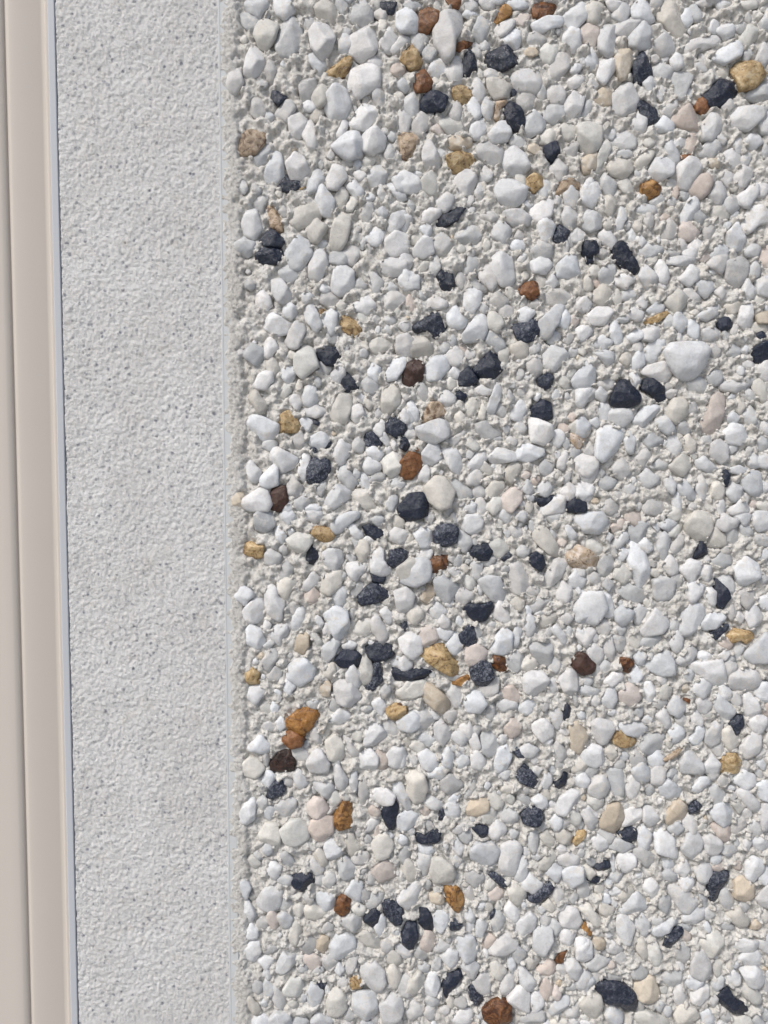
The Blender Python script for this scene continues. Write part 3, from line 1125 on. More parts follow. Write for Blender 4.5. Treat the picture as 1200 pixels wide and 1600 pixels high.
w 43 98 49 92 55 92 61 98 59 104 51 109 44 104
w 40 108 44 105 49 109 44 115 42 112
g 27 94 31 87 36 86 38 91 33 99 28 99
c 27 90 5 4 0
g 30 104 36 97 41 98 39 105 31 107
y 17 101 21 97 26 101 26 107 19 108
w 18 110 26 109 31 110 31 113 23 120 18 116
c 64 110 68 105 71 108 70 115 65 115
w 72 109 77 105 84 107 90 115 83 121 75 119
g 55 119 64 116 63 123 57 122
a 43 130 52 123 59 122 63 127 59 134 52 141 45 136
r 41 139 46 136 54 141 52 146 46 147 41 144
w 36 131 41 128 43 134 38 137
w 68 130 76 124 82 125 83 130 76 133 69 132
g 56 138 61 135 66 143 66 147 61 145
w 96 119 103 117 106 123 104 128 98 125
y 104 124 111 120 117 121 118 127 113 131 108 129
w 91 146 93 136 99 130 106 140 98 146
g 112 133 119 126 130 123 138 128 133 135 120 137
w 19 146 27 140 33 146 31 151 20 149
v 67 144 75 138 79 147 79 154 75 157 69 154
g 77 139 84 144 90 150 87 155 81 150
w 56 156 61 148 65 149 70 157 69 162 58 162
w 88 152 95 148 100 153 100 162 89 161
w 105 153 112 145 117 149 119 158 112 160 107 158
d 33 157 39 150 45 149 48 155 47 162 33 162
g 30 155 9 5 95
v 13 159 20 154 27 155 29 161 24 166 15 165
g 74 158 6 5 90
v 109 113 117 107 128 105 134 109 132 113 122 116 113 117
g 92 34 4 4 0
@620 800
g 17 2 21 0 24 2 22 8 18 6
k 23 12 26 8 34 8 38 10 37 19 30 21 24 20
w 10 13 14 9 20 9 23 16 22 22 15 22
w 40 6 44 2 51 2 54 6 52 12 47 14 41 11
w 74 3 77 0 82 0 80 6 75 5
w 70 10 75 8 80 13 78 17 73 16
g 77 7 6 5 70
w 88 0 104 0 103 4 97 7 90 2
v 82 14 90 9 94 10 103 24 101 28 95 26 88 20
g 97 14 8 8 100
w 105 10 108 8 113 15 110 18 106 15
w 110 4 116 1 128 0 132 6 128 13 118 13
g 39 13 45 15 48 20 43 25 35 21
k 46 26 49 20 57 20 60 25 57 30 49 30
v 58 19 66 16 71 21 70 25 63 29 59 25
k 64 28 71 24 72 27 67 31
w 12 26 17 23 23 24 21 29 17 33 14 30
r 16 34 22 28 25 26 31 28 32 35 26 37 24 40 19 37
g 31 30 35 25 38 28 36 32
w 31 37 36 35 40 38 37 41
g 39 31 8 6 60
v 0 35 7 30 11 29 15 34 14 42 8 46 1 42
g 23 43 30 39 37 44 39 48 33 57 28 58 24 50
c 14 54 19 45 23 46 24 53 20 58
g 46 33 50 31 54 32 53 41 47 42
g 57 30 10 7 10
w 50 43 57 40 64 41 68 50 66 57 60 56 54 49
g 70 33 75 29 79 32 82 41 85 46 80 51 72 51 70 41
k 81 29 87 25 91 27 93 33 90 37 85 34
g 89 48 92 41 98 30 104 28 107 33 103 41 96 48
t 105 24 113 21 120 24 126 28 124 34 115 36 108 33
g 114 38 8 9 50
w 107 42 112 37 119 42 116 47 109 47
w 100 51 104 44 109 45 110 52 105 57 101 56
g 1 50 6 47 9 51 6 63 0 62
g 37 52 40 48 48 49 49 54 44 58 37 57
k 40 59 46 58 52 58 59 56 60 60 56 67 50 69 44 64
w 61 60 65 57 69 61 72 70 66 69 61 66
g 83 58 90 53 98 54 93 60 86 64
w 110 61 117 51 128 50 131 60 125 70 115 69
w 30 57 35 54 36 58 32 60
w 20 61 26 57 32 62 27 67 22 66
v 6 62 11 58 16 61 17 66 10 70 7 67
w 25 68 29 65 33 67 33 72 27 72
w 23 74 28 72 36 75 32 80 24 78
k 2 71 5 68 7 72 5 75
p 12 76 18 71 24 73 26 79 20 85 14 85
w 1 81 6 76 12 78 14 87 8 92 2 87
k 39 77 44 71 48 71 50 81 45 84 40 81
g 51 75 9 6 110
w 31 83 37 76 40 77 42 83 38 90 34 88
p 41 88 44 83 52 83 57 88 54 94 45 97
w 57 86 63 76 67 72 72 76 72 86 67 89 60 88
w 72 76 76 71 79 73 76 82 73 85
w 79 71 83 65 86 66 87 74 82 78
g 60 71 6 4 0
w 96 74 100 70 105 76 109 84 103 81
w 111 77 117 73 125 73 122 82 118 84
y 15 88 26 83 31 84 34 91 42 97 42 102 33 102 22 96 16 92
w 0 93 5 91 10 94 9 99 3 99 0 97
k 0 99 8 100 12 98 14 102 8 105 0 105
r 59 88 67 90 70 99 66 101 60 97
g 69 92 74 85 80 89 80 97 73 102 70 98
g 83 84 89 80 97 82 99 93 95 98 89 95 84 88
v 90 90 6 6 0
k 46 99 52 93 58 95 60 102 56 109 51 108 47 104
g 52 110 58 102 64 104 63 112 57 117 52 114
o 34 106 44 102 46 104 41 109 36 108
g 18 99 8 6 160
g 25 103 34 102 42 103 39 106 31 105
w 78 103 84 100 91 100 95 105 93 110 86 115 80 112
d 110 92 113 88 118 89 124 95 123 99 116 102 110 97
g 99 96 10 8 50
w 101 105 107 98 113 100 113 110 109 117 104 111
v 0 112 8 106 13 107 14 112 7 117 0 116
c 13 112 18 107 26 111 33 118 33 124 29 126 21 121 15 117
g 30 113 34 107 42 114 40 121 34 121
w 42 118 47 112 52 113 56 119 52 125 44 125
p 65 110 73 109 79 116 75 120 66 116
w 62 120 67 118 75 119 75 124 66 125
w 75 123 82 117 87 119 85 125 79 127
g 55 124 61 120 62 129 57 131 54 128
o 0 120 6 121 6 128 2 131 0 128
w 18 123 26 126 28 130 23 129
g 28 126 38 124 37 129 32 133
w 0 131 4 128 10 125 16 128 18 132 10 137 2 136
w 23 134 28 130 33 136 34 141 28 147 24 142
w 38 135 46 131 49 137 46 142 41 140
g 53 139 58 135 64 142 65 147 60 154 53 150
w 45 143 50 139 53 147 50 150 47 148
p 67 135 72 129 78 132 77 138 71 142 68 139
w 84 132 92 129 98 135 98 139 91 144 85 137
w 95 126 100 120 103 124 105 133 100 135 96 130
k 103 126 105 118 109 123 109 129 105 131
g 112 118 8 5 110
c 107 134 113 131 119 135 119 144 115 152 109 149 109 141
w 112 111 119 109 128 112 126 115 114 115
w 61 157 63 149 69 146 72 152 69 162 61 162
w 13 152 19 149 24 152 26 158 22 162 16 160
w 27 153 32 148 36 152 35 159 29 158
v 24 159 30 157 34 161 28 165
w 0 145 4 147 7 156 3 160 0 160
w 46 152 52 149 56 156 55 160 47 160
w 76 149 81 145 89 148 86 153 81 154
k 72 150 76 147 81 154 80 156 76 154
g 97 148 102 143 107 152 103 157 98 152
v 109 158 114 154 120 158 118 163 110 163
k 75 158 80 158 84 161 80 163
@900 800
g 0 0 12 0 15 4 9 12 2 13
g 16 0 28 0 28 3 20 4
g 12 7 17 4 22 7 20 13 12 13
p 22 9 27 3 33 4 30 9 25 14
g 33 10 37 6 46 7 43 16 39 21 35 19
w 22 20 30 11 33 13 33 18 26 23
w 16 16 20 13 24 15 21 19
w 52 7 60 4 64 8 58 12 53 10
v 68 6 74 0 84 0 85 10 81 17 77 19 69 12
w 88 5 92 2 101 5 101 9 93 12 88 10
w 96 0 110 0 109 6 105 8
w 111 0 122 0 122 10 114 12 111 8
v 83 14 87 11 94 14 94 21 83 22
g 94 11 101 8 103 17 100 20 95 19
g 102 8 109 8 112 14 105 16
k 76 19 80 19 83 18 82 27 76 30 72 29
g 51 18 56 14 60 17 57 28 53 31 51 24
g 60 21 65 13 69 14 66 25 62 28 59 25
g 112 15 119 14 124 16 122 21 113 21
w 31 20 36 18 44 25 47 38 47 42 42 50 38 49 35 38 32 30 34 25
w 25 30 29 23 35 24 33 28 26 32
g 13 34 18 26 24 27 24 33 20 41 15 39
v 23 42 25 36 30 34 35 37 34 43 29 44
w 54 33 59 27 64 33 64 38 57 39
w 65 35 70 31 77 31 79 34 73 43 69 42
w 76 39 79 34 85 34 85 41 81 43
g 84 33 90 26 97 27 98 33 90 35
w 98 35 106 28 114 33 114 40 107 46 102 45
w 90 42 94 37 98 41 101 49 97 51 92 46
v 50 38 8 5 0
g 53 40 9 4 0
w 48 43 56 41 62 44 60 53 53 57 49 53
w 68 46 73 43 80 46 78 53 71 56
w 79 51 84 47 88 50 88 58 83 57
k 86 44 89 42 94 48 96 53 91 62 89 62 88 52
g 24 50 32 44 44 50 44 55 38 58 30 54
w 0 46 5 50 0 52
g 12 42 10 8 0
g 2 51 7 49 8 56 3 57
w 10 53 16 50 21 52 24 60 24 66 18 65 12 60
w 0 58 8 58 12 63 10 68 4 70 0 68
w 24 62 29 59 36 62 34 68 28 71 25 68
w 36 61 40 59 45 61 41 69 37 70
w 40 75 46 65 50 60 57 66 58 71 54 75 44 78
g 58 71 63 65 65 68 64 75 58 75
w 66 65 71 58 80 58 81 64 75 74 68 77 65 74
w 78 70 84 63 91 63 94 66 89 72 81 74
w 112 56 117 53 127 53 126 60 118 61
w 107 58 112 57 117 65 115 71 108 72 106 66
w 99 67 103 61 106 66 104 69 100 69
g 94 63 99 57 101 63 97 68
k 84 75 91 72 95 67 95 73 90 79 86 80
g 102 50 112 48 112 56 107 60 102 56
y 94 77 97 73 104 74 110 75 111 79 107 83 103 80 98 82
g 13 72 19 67 23 72 20 77 14 76
g 28 74 8 6 0
w 0 73 6 75 10 75 6 84 2 82
w 9 79 12 75 15 79 12 82
w 7 86 12 82 17 84 18 91 14 96 8 92
w 17 82 23 79 25 91 22 93 17 88
g 40 80 50 77 57 77 53 82 44 86 40 83
w 58 82 64 75 67 78 66 86 62 88
k 59 77 61 76 60 79
w 63 93 70 85 74 84 76 88 73 94 65 97
w 105 89 111 83 118 76 124 78 123 92 111 95
w 36 90 40 86 44 89 43 95 38 95
r 27 95 28 91 34 92 36 95 34 101 29 99
g 41 96 52 89 58 87 61 94 61 101 53 102 45 99
w 71 96 76 94 83 94 90 92 93 101 94 108 88 109 79 103 73 100
w 89 90 94 86 97 88 94 92 90 93
g 92 93 97 89 102 92 97 96
g 96 98 12 8 20
w 96 108 97 101 104 98 114 98 117 106 109 111 98 111
w 111 112 117 106 124 108 124 118 116 119
w 33 102 38 97 43 102 38 107 34 107
w 16 107 23 101 30 101 30 105 22 109
g 12 98 8 10 70
g 3 106 8 102 12 106 8 110
w 16 118 19 112 24 110 26 117 23 122 18 122
p 27 113 33 107 39 109 40 116 35 123 28 119
w 41 109 47 107 50 110 49 118 43 118
v 51 113 55 108 60 110 59 115 53 119
g 66 102 72 99 75 102 72 107 68 106
c 66 110 69 106 71 112 67 113
w 72 111 80 103 86 107 84 113 79 116 73 113
w 88 110 94 108 98 113 97 118 91 118
w 57 122 61 116 67 118 69 123 65 127 59 126
w 75 118 81 115 86 121 82 126 77 125
g 44 120 55 116 58 120 52 123
r 66 116 72 117 71 120 68 118
w 105 115 109 112 113 118 115 124 112 129 107 128 104 122
g 85 118 89 114 95 119 100 124 98 131 93 133 89 127
k 96 134 101 125 104 125 105 133 103 143 99 140
w 107 131 115 127 120 129 118 138 111 137
w 72 128 76 124 80 129 79 134 73 133
w 50 128 56 122 58 127 60 134 55 135
g 66 130 10 7 110
w 26 133 33 131 42 132 45 136 40 141 31 139
w 9 132 14 129 24 132 24 136 19 144 15 145 11 140
y 23 140 27 136 32 140 40 142 35 146 29 147 24 145
w 58 137 63 133 68 136 67 142 60 145
w 71 142 77 134 81 136 79 143 73 146
w 81 140 84 134 91 129 92 134 90 144 85 147 81 144
g 44 140 51 136 55 140 55 147 48 153 42 150 39 145
t 54 155 62 149 69 144 69 147 62 153 55 157
g 84 148 92 144 94 150 89 153
w 103 147 109 138 116 140 114 150 107 154 103 152
v 117 144 121 138 122 148
w 3 151 10 146 16 147 18 156 12 160 5 157
y 90 158 92 152 100 151 104 157 101 163 91 163
w 65 157 68 151 73 150 79 157 79 163 66 163
w 79 160 85 152 90 157 89 163 81 163
g 34 154 38 149 44 156 44 161 34 161
g 22 157 29 155 32 160 24 162
v 0 154 5 155 8 160 4 164 0 163
g 40 125 8 6 60
@340 1200
k 30 18 34 9 40 7 42 14 37 18 33 21
g 24 22 27 17 31 20 31 25 27 27
w 14 28 17 22 22 19 24 23 23 32 18 35 15 33
g 35 26 38 20 44 18 49 20 49 27 44 31 40 30
w 47 5 50 2 55 4 57 10 50 13
w 57 7 65 8 70 8 73 13 69 18 62 14
w 72 -2 77 0 82 8 80 12 74 12
w 82 4 87 2 88 10 86 16 83 14
g 88 8 93 8 95 18 93 24 89 24 88 16
w 96 17 99 13 105 13 111 17 109 22 103 23 96 20
p 56 23 60 18 66 19 69 25 67 30 61 31 57 28
v 68 20 73 15 76 17 78 21 73 25 69 25
o 71 32 78 22 83 21 84 28 84 36 75 38
p 57 38 59 33 67 30 72 31 72 40 65 47 60 46
v 26 41 30 35 37 35 39 40 39 47 34 48 26 45
v 39 39 45 33 51 32 56 37 57 43 49 49 42 46
k 102 25 110 19 113 24 111 38 106 38 103 30
w 90 41 94 34 101 31 101 35 94 41
w 107 10 113 8 118 17 123 28 117 26 111 18
v 80 42 83 39 86 45 90 50 85 55 80 54
g 88 41 6 4 90
v 96 48 100 42 106 42 110 48 107 55 100 57
w 106 43 5 8 90
w 66 49 72 44 77 49 78 55 73 59 69 57
v 59 54 64 50 67 54 69 60 64 61
g 74 60 80 56 87 62 86 68 79 70 74 66
g 39 54 44 53 49 60 44 62 40 59
w 30 62 35 59 40 62 38 69 33 69
w 55 60 60 58 67 63 65 67 60 66
k 46 69 52 64 58 66 60 72 52 78 47 73
g 64 70 7 7 0
p 96 65 104 57 111 62 111 68 103 73 99 68
g 42 71 7 12 90
w 14 69 19 71 21 75 19 80 15 82
w 24 84 29 76 36 73 40 78 39 87 33 90 26 87
w 16 86 18 83 22 87 24 92 20 97 17 91
g 42 86 8 10 90
w 61 79 70 79 74 81 73 87 67 91 62 84
v 53 88 60 85 69 91 66 94 56 95
w 79 78 84 72 91 72 89 84 83 82
g 90 80 8 12 70
r 75 82 79 79 83 83 82 90 77 92 73 89
v 83 87 88 85 93 88 91 92 86 92
g 93 84 98 77 104 77 103 83 96 89 93 87
g 96 70 8 8 45
k 91 95 95 88 102 88 102 95 97 100
w 97 97 101 92 105 94 105 103 100 106
k 103 84 110 81 116 90 115 96 110 98 104 91
w 37 92 43 91 47 94 46 99 40 100
g 75 96 82 91 90 94 90 99 85 102 78 101
g 69 100 8 6 20
v 44 106 48 96 53 98 52 104 49 110 46 109
g 28 97 9 8 45
w 17 103 21 98 25 101 25 106 19 107
w 16 113 20 108 26 109 27 115 24 122 19 120
g 33 114 11 6 20
g 51 112 56 106 62 108 62 114 56 118 51 116
c 61 110 65 105 69 106 70 111 66 117 62 114
w 70 112 74 105 80 104 86 107 86 114 77 120 71 118
v 86 106 93 102 100 107 103 111 101 115 96 114
w 24 120 29 118 36 118 35 122 30 126
w 35 127 39 118 41 115 44 117 50 118 48 123 40 129
g 65 120 72 117 76 122 71 127 66 126
w 76 126 6 6 60
g 80 124 82 119 88 118 86 125 81 130
w 89 128 92 121 98 121 104 127 105 134 101 140 96 139 91 133
v 105 127 110 124 115 128 114 136 109 139 106 133
k 61 135 65 133 69 132 69 136 65 140
y 82 134 85 130 89 132 90 138 84 138
v 41 138 46 131 52 131 54 138 50 144 43 142
w 55 142 58 135 62 134 66 140 64 148 58 151 55 147
v 68 147 70 140 76 138 80 143 81 150 75 155 69 153
g 62 127 9 5 0
g 53 126 8 5 0
w 34 139 37 135 42 141 43 148 39 152 34 146
g 24 138 8 8 60
v 17 145 19 143 25 147 28 152 26 154 20 151
w 85 141 90 140 99 141 100 152 94 158 86 153 84 149
w 101 148 109 142 115 143 116 151 111 160 104 157
w 33 156 37 152 45 154 46 160 40 164 33 161
w 58 158 62 154 73 157 70 162 62 163
g 82 155 8 8 45
g 111 134 117 130 124 132 124 142 115 143
g 78 135 8 7 30
g 29 147 5 6 90
w 111 112 116 110 122 117 117 119 112 116
g 106 112 9 9 60
k 115 107 118 95 123 99 121 114 116 112
@620 1200
v 5 5 11 2 17 4 19 12 17 20 11 21 6 16 7 9
w 17 5 22 1 31 -1 32 3 28 7 23 6
g 27 9 33 4 39 7 42 11 34 17 28 14
g 42 16 47 7 50 5 50 12 47 19 43 19
w 60 0 68 -1 68 2 63 4
k 74 5 78 0 84 2 90 9 86 12 77 9
w 85 0 92 0 89 5 85 4
w 90 11 93 4 97 4 97 9 93 15
k 98 9 104 3 107 4 105 11 101 14 98 12
g 108 5 116 4 122 7 120 11 112 12
v 57 15 60 14 65 19 68 23 62 25 58 24
c 43 27 47 20 54 17 58 21 56 27 50 30 44 30
w 0 9 3 9 8 19 11 28 6 26 0 20
w 0 30 7 27 12 29 14 33 8 38 1 40
w 15 20 20 18 27 19 30 23 28 26 20 25
p 13 25 17 23 21 27 18 32
k 25 33 27 27 31 24 31 30 27 35
w 84 20 88 17 94 19 94 24 89 26
k 78 29 82 24 91 26 92 31 88 35 79 34
w 99 25 102 19 110 13 115 16 113 22 106 29 100 28
g 64 28 70 23 75 27 76 32 72 37 66 33
w 95 33 99 30 104 32 103 37 98 39
g 104 35 7 10 110
v 111 31 8 9 60
w 116 27 120 25 126 30 126 38 118 33
k 11 40 18 42 22 38 27 39 26 45 20 48 13 46
w 13 48 19 48 26 50 22 54 15 54
w 35 38 42 35 42 40 36 42
g 38 42 44 38 47 42 46 47 40 46
k 47 38 51 36 57 37 56 42 56 44 52 45 50 41
w 57 40 61 34 67 35 69 40 64 45 59 44
w 34 46 37 44 43 50 39 54 35 51
w 46 51 50 47 60 47 64 52 63 57 56 61 47 57
w 65 49 73 46 79 49 77 55 76 62 74 68 65 68 64 63
w 75 62 79 56 82 59 82 68 78 72 72 70
g 80 42 85 38 89 41 88 51 84 52 81 47
v 89 43 94 40 100 46 99 51 93 48
v 97 41 104 39 110 42 109 47 101 47
y 110 46 113 40 118 39 118 43 112 49
w 100 50 105 48 107 53 102 55
w 101 56 107 53 115 55 114 60 107 62 102 61
v 87 62 94 54 99 52 100 56 96 62 91 65
g 0 51 5 48 9 52 8 59 2 60
g 11 55 22 55 22 61 18 70 15 66
v 22 57 28 56 34 60 36 65 34 71 24 71 21 65
g 42 66 47 63 54 66 55 71 50 75 43 71
w 92 66 98 60 104 63 101 71 96 69
w 103 66 109 61 116 62 116 70 112 77 106 74
w 77 72 83 67 91 72 91 76 87 78 80 76
g 32 71 9 6 60
k 56 66 62 66 68 71 70 74 66 75
w 0 82 5 75 12 72 17 75 13 84 7 88
o 28 75 34 73 40 76 42 83 39 91 36 89 30 81
g 43 74 48 74 50 84 46 84 41 78
v 69 76 73 72 79 75 81 80 77 86 71 82
p 56 78 63 75 67 77 66 84 59 83
k 81 78 90 76 96 70 99 74 97 79 88 84 82 83
g 97 80 100 72 105 76 105 82 100 85
v 91 86 95 83 101 87 98 90 93 89
c 25 82 8 10 70
w 67 88 72 84 78 89 76 95 70 95
w 74 98 83 90 87 94 86 101 80 106 75 104
w 101 92 106 87 112 88 116 96 113 101 103 98
g 58 98 63 88 68 95 66 100 62 103 59 102
k 56 96 61 87 62 90 59 95
w 50 97 54 95 57 98 53 106 49 105
w 22 93 25 89 32 91 32 97 28 103 23 102
k 13 89 19 88 23 95 23 101 18 102 14 97
k 32 97 36 95 41 97 39 101 34 101
w 41 91 46 87 50 96 48 99 42 94
k 2 107 6 97 12 97 13 104 10 115 4 112
k 0 85 4 90 3 97 0 98
w 86 102 91 98 97 101 97 107 92 117 87 116 85 110
w 36 110 40 105 48 106 51 114 48 120 42 120
p 53 111 57 104 62 107 60 111 53 116
w 62 108 70 104 76 108 76 112 68 116 56 116
w 100 104 106 101 112 104 111 112 104 111
w 111 109 116 106 122 109 122 120 114 118
r 98 121 103 115 106 112 108 114 104 121 100 124
g 21 113 27 108 34 111 32 115 24 116
w 27 119 33 114 38 115 38 122 34 125
w 40 123 46 119 52 124 50 130 44 131
g 10 115 15 111 20 116 19 120 13 120
g 0 112 6 114 8 117 3 119
v 6 124 11 118 12 122 8 127
v 80 120 86 115 90 120 87 124 82 126
w 104 122 110 117 116 126 114 134 108 130
v 58 123 64 120 69 127 66 132 60 130
w 69 120 74 120 75 128 71 129
w 75 127 78 124 84 130 88 135 84 139 77 135
k 28 139 30 132 33 126 39 127 41 131 37 136 34 141 32 148 28 147
w 17 138 20 129 25 128 27 136 25 142 19 142
v 2 141 8 132 14 127 18 133 15 138 8 145
k 43 136 47 134 50 141 55 143 53 150 47 147
w 47 136 54 127 59 130 58 142 54 143
w 64 136 70 129 74 130 73 138 67 145
r 54 151 61 144 69 145 71 149 71 161 62 160 55 156
w 69 144 77 135 83 140 83 152 78 155 73 150
w 83 145 87 139 92 144 92 150 86 154
w 95 150 101 144 108 143 108 147 101 156 95 154
g 104 152 110 147 115 148 115 156 108 158
v 114 146 121 142 121 152 115 152
w 112 138 120 128 124 134 118 140
g 16 146 21 142 27 145 27 149 20 150
w 0 146 4 148 4 154 0 160
g 4 153 10 147 18 150 17 155 8 158
w 34 156 42 151 48 152 46 160 36 160
w 30 152 6 7 90
g 76 158 84 153 92 152 92 160 80 162
v 96 158 106 157 107 162 97 162
g 40 148 9 8 60
w 114 88 117 86 123 92 120 96
@900 1200
w 0 6 6 4 9 8 7 12 1 12
w 8 12 12 6 18 5 21 12 18 17 13 19 8 16
v 8 18 17 19 17 24 12 26 7 22
g 19 2 30 0 32 5 30 17 25 19 20 14
w 31 12 35 4 40 10 40 18 33 19
w 34 1 42 -3 47 2 46 8 38 8
w 47 2 53 -2 57 2 55 10 50 11 47 9
w 52 12 58 7 66 13 65 18 58 20 53 17
g 43 12 49 10 50 15 45 18
w 72 13 77 7 83 5 84 9 77 15 73 16
g 82 14 88 12 94 16 93 21 87 24
w 79 0 90 -2 90 5 84 7
w 100 5 105 3 113 5 113 11 106 13 100 11
w 112 12 117 8 125 9 125 20 116 20
w 100 15 107 13 115 22 114 28 106 23
v 97 22 103 21 106 25 102 29
g 103 27 110 26 111 31 105 32
w 84 28 88 23 95 22 99 28 97 35 92 37 86 32
w 114 28 118 22 124 23 124 38 116 38
k 70 22 76 20 81 24 76 28 71 29
c 56 30 61 21 65 20 71 26 68 31 58 37
w 3 28 8 26 14 33 12 39 8 38
c 15 34 20 24 27 22 30 28 28 38 24 41 16 37
w 30 27 40 23 42 32 33 36 29 36
w 42 24 48 25 55 33 46 37 42 33
g 12 40 20 38 26 43 22 47 14 44
k 26 41 30 36 37 38 39 44 36 48 31 46
w 9 46 14 42 20 44 21 50 14 51 10 50
w 19 51 25 45 31 46 38 50 30 53
w 38 40 42 37 47 41 46 50 40 52
w 49 42 54 38 62 45 65 53 62 56 50 52
w 66 50 70 40 76 39 79 46 78 54 73 58 67 53
g 58 38 64 34 68 38 64 42 59 41
w 79 45 84 42 90 44 92 50 87 56 82 53
p 82 38 90 34 97 37 97 44 93 47 88 42
g 96 52 7 12 90
w 108 45 120 44 122 50 114 52
w 26 56 32 52 37 56 37 62 32 66 27 63
g 36 52 42 51 50 55 50 60 42 61 37 57
w 21 55 24 54 26 66 23 66
k 11 62 16 58 21 59 21 64 14 64
k 7 71 12 67 16 69 15 72 9 73
v 4 62 9 62 13 66 9 70 5 67
g 20 69 26 63 30 66 28 71 22 72
w 0 62 4 64 3 72 0 76
g 53 67 58 63 64 68 63 71 54 70
w 64 61 69 58 72 65 69 69 62 66
w 74 63 79 61 84 61 87 69 77 71
w 64 70 70 68 75 71 72 77 67 78
k 82 69 87 66 92 63 98 64 95 69 90 76 90 84 86 86 83 80
w 106 60 110 55 117 58 117 64 111 71 106 68
w 113 66 120 62 124 70 116 73
c 99 70 104 68 110 73 111 80 105 84 99 80
g 0 72 6 70 10 76 8 82 2 82
v 26 80 31 76 36 75 37 78 32 83 28 85
w 27 90 33 82 38 77 45 85 45 88 36 92 30 92
w 54 74 64 75 74 80 78 85 72 91 66 90 62 84
w 67 92 76 87 81 89 80 94 73 98 67 96
g 76 78 80 78 84 86 83 89 80 88
w 112 82 118 74 124 73 124 88 116 86
v 13 88 16 85 25 88 22 93 18 93
v 1 87 9 87 18 97 21 99 17 99 10 97
w 25 94 32 92 37 100 34 110 30 110 26 103
w 37 96 41 91 46 97 46 103 42 105 38 102
w 46 103 54 97 65 92 67 96 58 102 52 106 47 105
k 55 110 58 103 66 99 67 103 63 110 58 115 55 113
v 94 92 102 88 108 94 108 98 102 99 98 97
g 83 92 8 7 30
g 86 97 96 97 101 101 96 103 88 100
c 110 98 113 94 117 98 114 101 109 101
o 3 97 7 98 11 103 9 105 4 102
v 78 108 84 102 90 103 93 110 90 116 84 119 79 114
w 82 100 6 6 0
w 98 112 103 106 114 108 115 111 110 115 102 115
w 102 120 106 114 113 114 117 119 116 124 105 124
c 10 107 14 105 18 108 18 113 16 115 12 112
w 19 113 22 109 30 112 28 116 20 116
w 0 107 6 106 10 110 9 119 5 122 0 118
g 22 120 30 114 33 120 28 123
g 5 124 14 118 22 120 20 125 10 128
v 39 106 45 110 46 118 42 120 38 114
v 44 112 50 109 54 118 53 123 47 122
g 62 114 68 111 72 114 70 124 64 122
w 72 122 75 115 82 114 84 122 85 130 80 133 72 129
v 84 122 93 121 92 128 88 131
w 94 131 99 127 103 130 102 135 96 136
w 102 126 112 124 119 130 116 137 108 136
v 101 137 109 136 117 141 114 147 106 144
w 0 122 3 128 2 134 0 134
w 0 136 6 127 10 130 8 137 3 141
g 10 130 15 127 16 135 12 138
g 17 127 30 130 30 135 19 133
g 34 128 40 122 46 126 44 131 36 132
c 36 137 46 130 49 131 53 143 46 147 38 143
k 11 137 17 134 24 134 31 136 36 140 38 146 34 152 31 154 28 148 18 146
v 2 148 8 142 15 142 17 148 14 158 8 156
w 18 154 22 148 30 154 28 160 20 160
g 52 132 60 126 66 126 67 135 59 138
w 68 135 72 129 80 133 76 138 72 139
g 85 135 92 130 92 138 86 141
w 60 142 65 137 69 140 69 146 63 149
w 72 143 76 136 83 135 83 142 78 149 73 147
k 87 144 95 137 99 144 106 147 111 152 104 153 97 152 90 149
v 61 154 66 148 74 150 77 155 72 160 64 160
w 78 154 84 152 88 160 80 161
v 36 154 44 152 52 155 60 158 60 162 40 162
v 98 156 108 155 112 162 99 162
g 90 155 96 153 98 158 92 160
v 114 90 119 89 123 93 118 97
g 106 87 9 8 30
w 3 36 5 5 0
w 0 94 4 97 2 100 0 101
g 69 100 9 6 0
g 113 142 8 6 120
w 88 57 8 6 45
"""

def ellipse(cx, cy, L, W, ang):
    a = math.radians(ang)
    pts = []
    n = random.randint(6, 8)
    o = random.uniform(0, 6.28)
    for k in range(n):
        t = o + 2 * math.pi * (k + random.uniform(-0.28, 0.28)) / n
        q = random.uniform(0.90, 1.10)
        x, y = L / 2 * math.cos(t) * q, W / 2 * math.sin(t) * q
        pts.append((cx + x * math.cos(a) + y * math.sin(a), cy - x * math.sin(a) + y * math.cos(a)))
    return pts

def to_wall(px, py):
    X, Z = wall_pt(px, py, -0.0012)
    return X / S, -Z / S

stones = []
ox = oy = 0
for line in STONES.strip().splitlines():
    if line[0] == '@':
        ox, oy = map(int, line[1:].split()); continue
    p = line.split()
    kind, n = p[0], list(map(float, p[1:]))
    if len(n) <= 5:
        if len(n) == 4: n.append(0)
        poly = ellipse(n[0], n[1], n[2], n[3], n[4])
    else:
        poly = list(zip(n[0::2], n[1::2]))
    poly = [to_wall(ox + x * 2.5, oy + y * 2.5) for x, y in poly]
    stones.append(make_stone(poly, kind))

# ------------------------------------------------------------ extents of the wall in wall units
X_CB0, X_CB1 = wx(91.8) / S, wx(104) / S         # corner bead
X_R0, X_R1 = wx(104.5) / S, wx(349.5) / S        # smooth render
X_SB1 = wx(361.5) / S                            # far edge of the stop bead
X_EDGE = wx(379) / S                             # lip of mortar beside the bead
U1 = 1850
V0, V1 = -1500, 1600

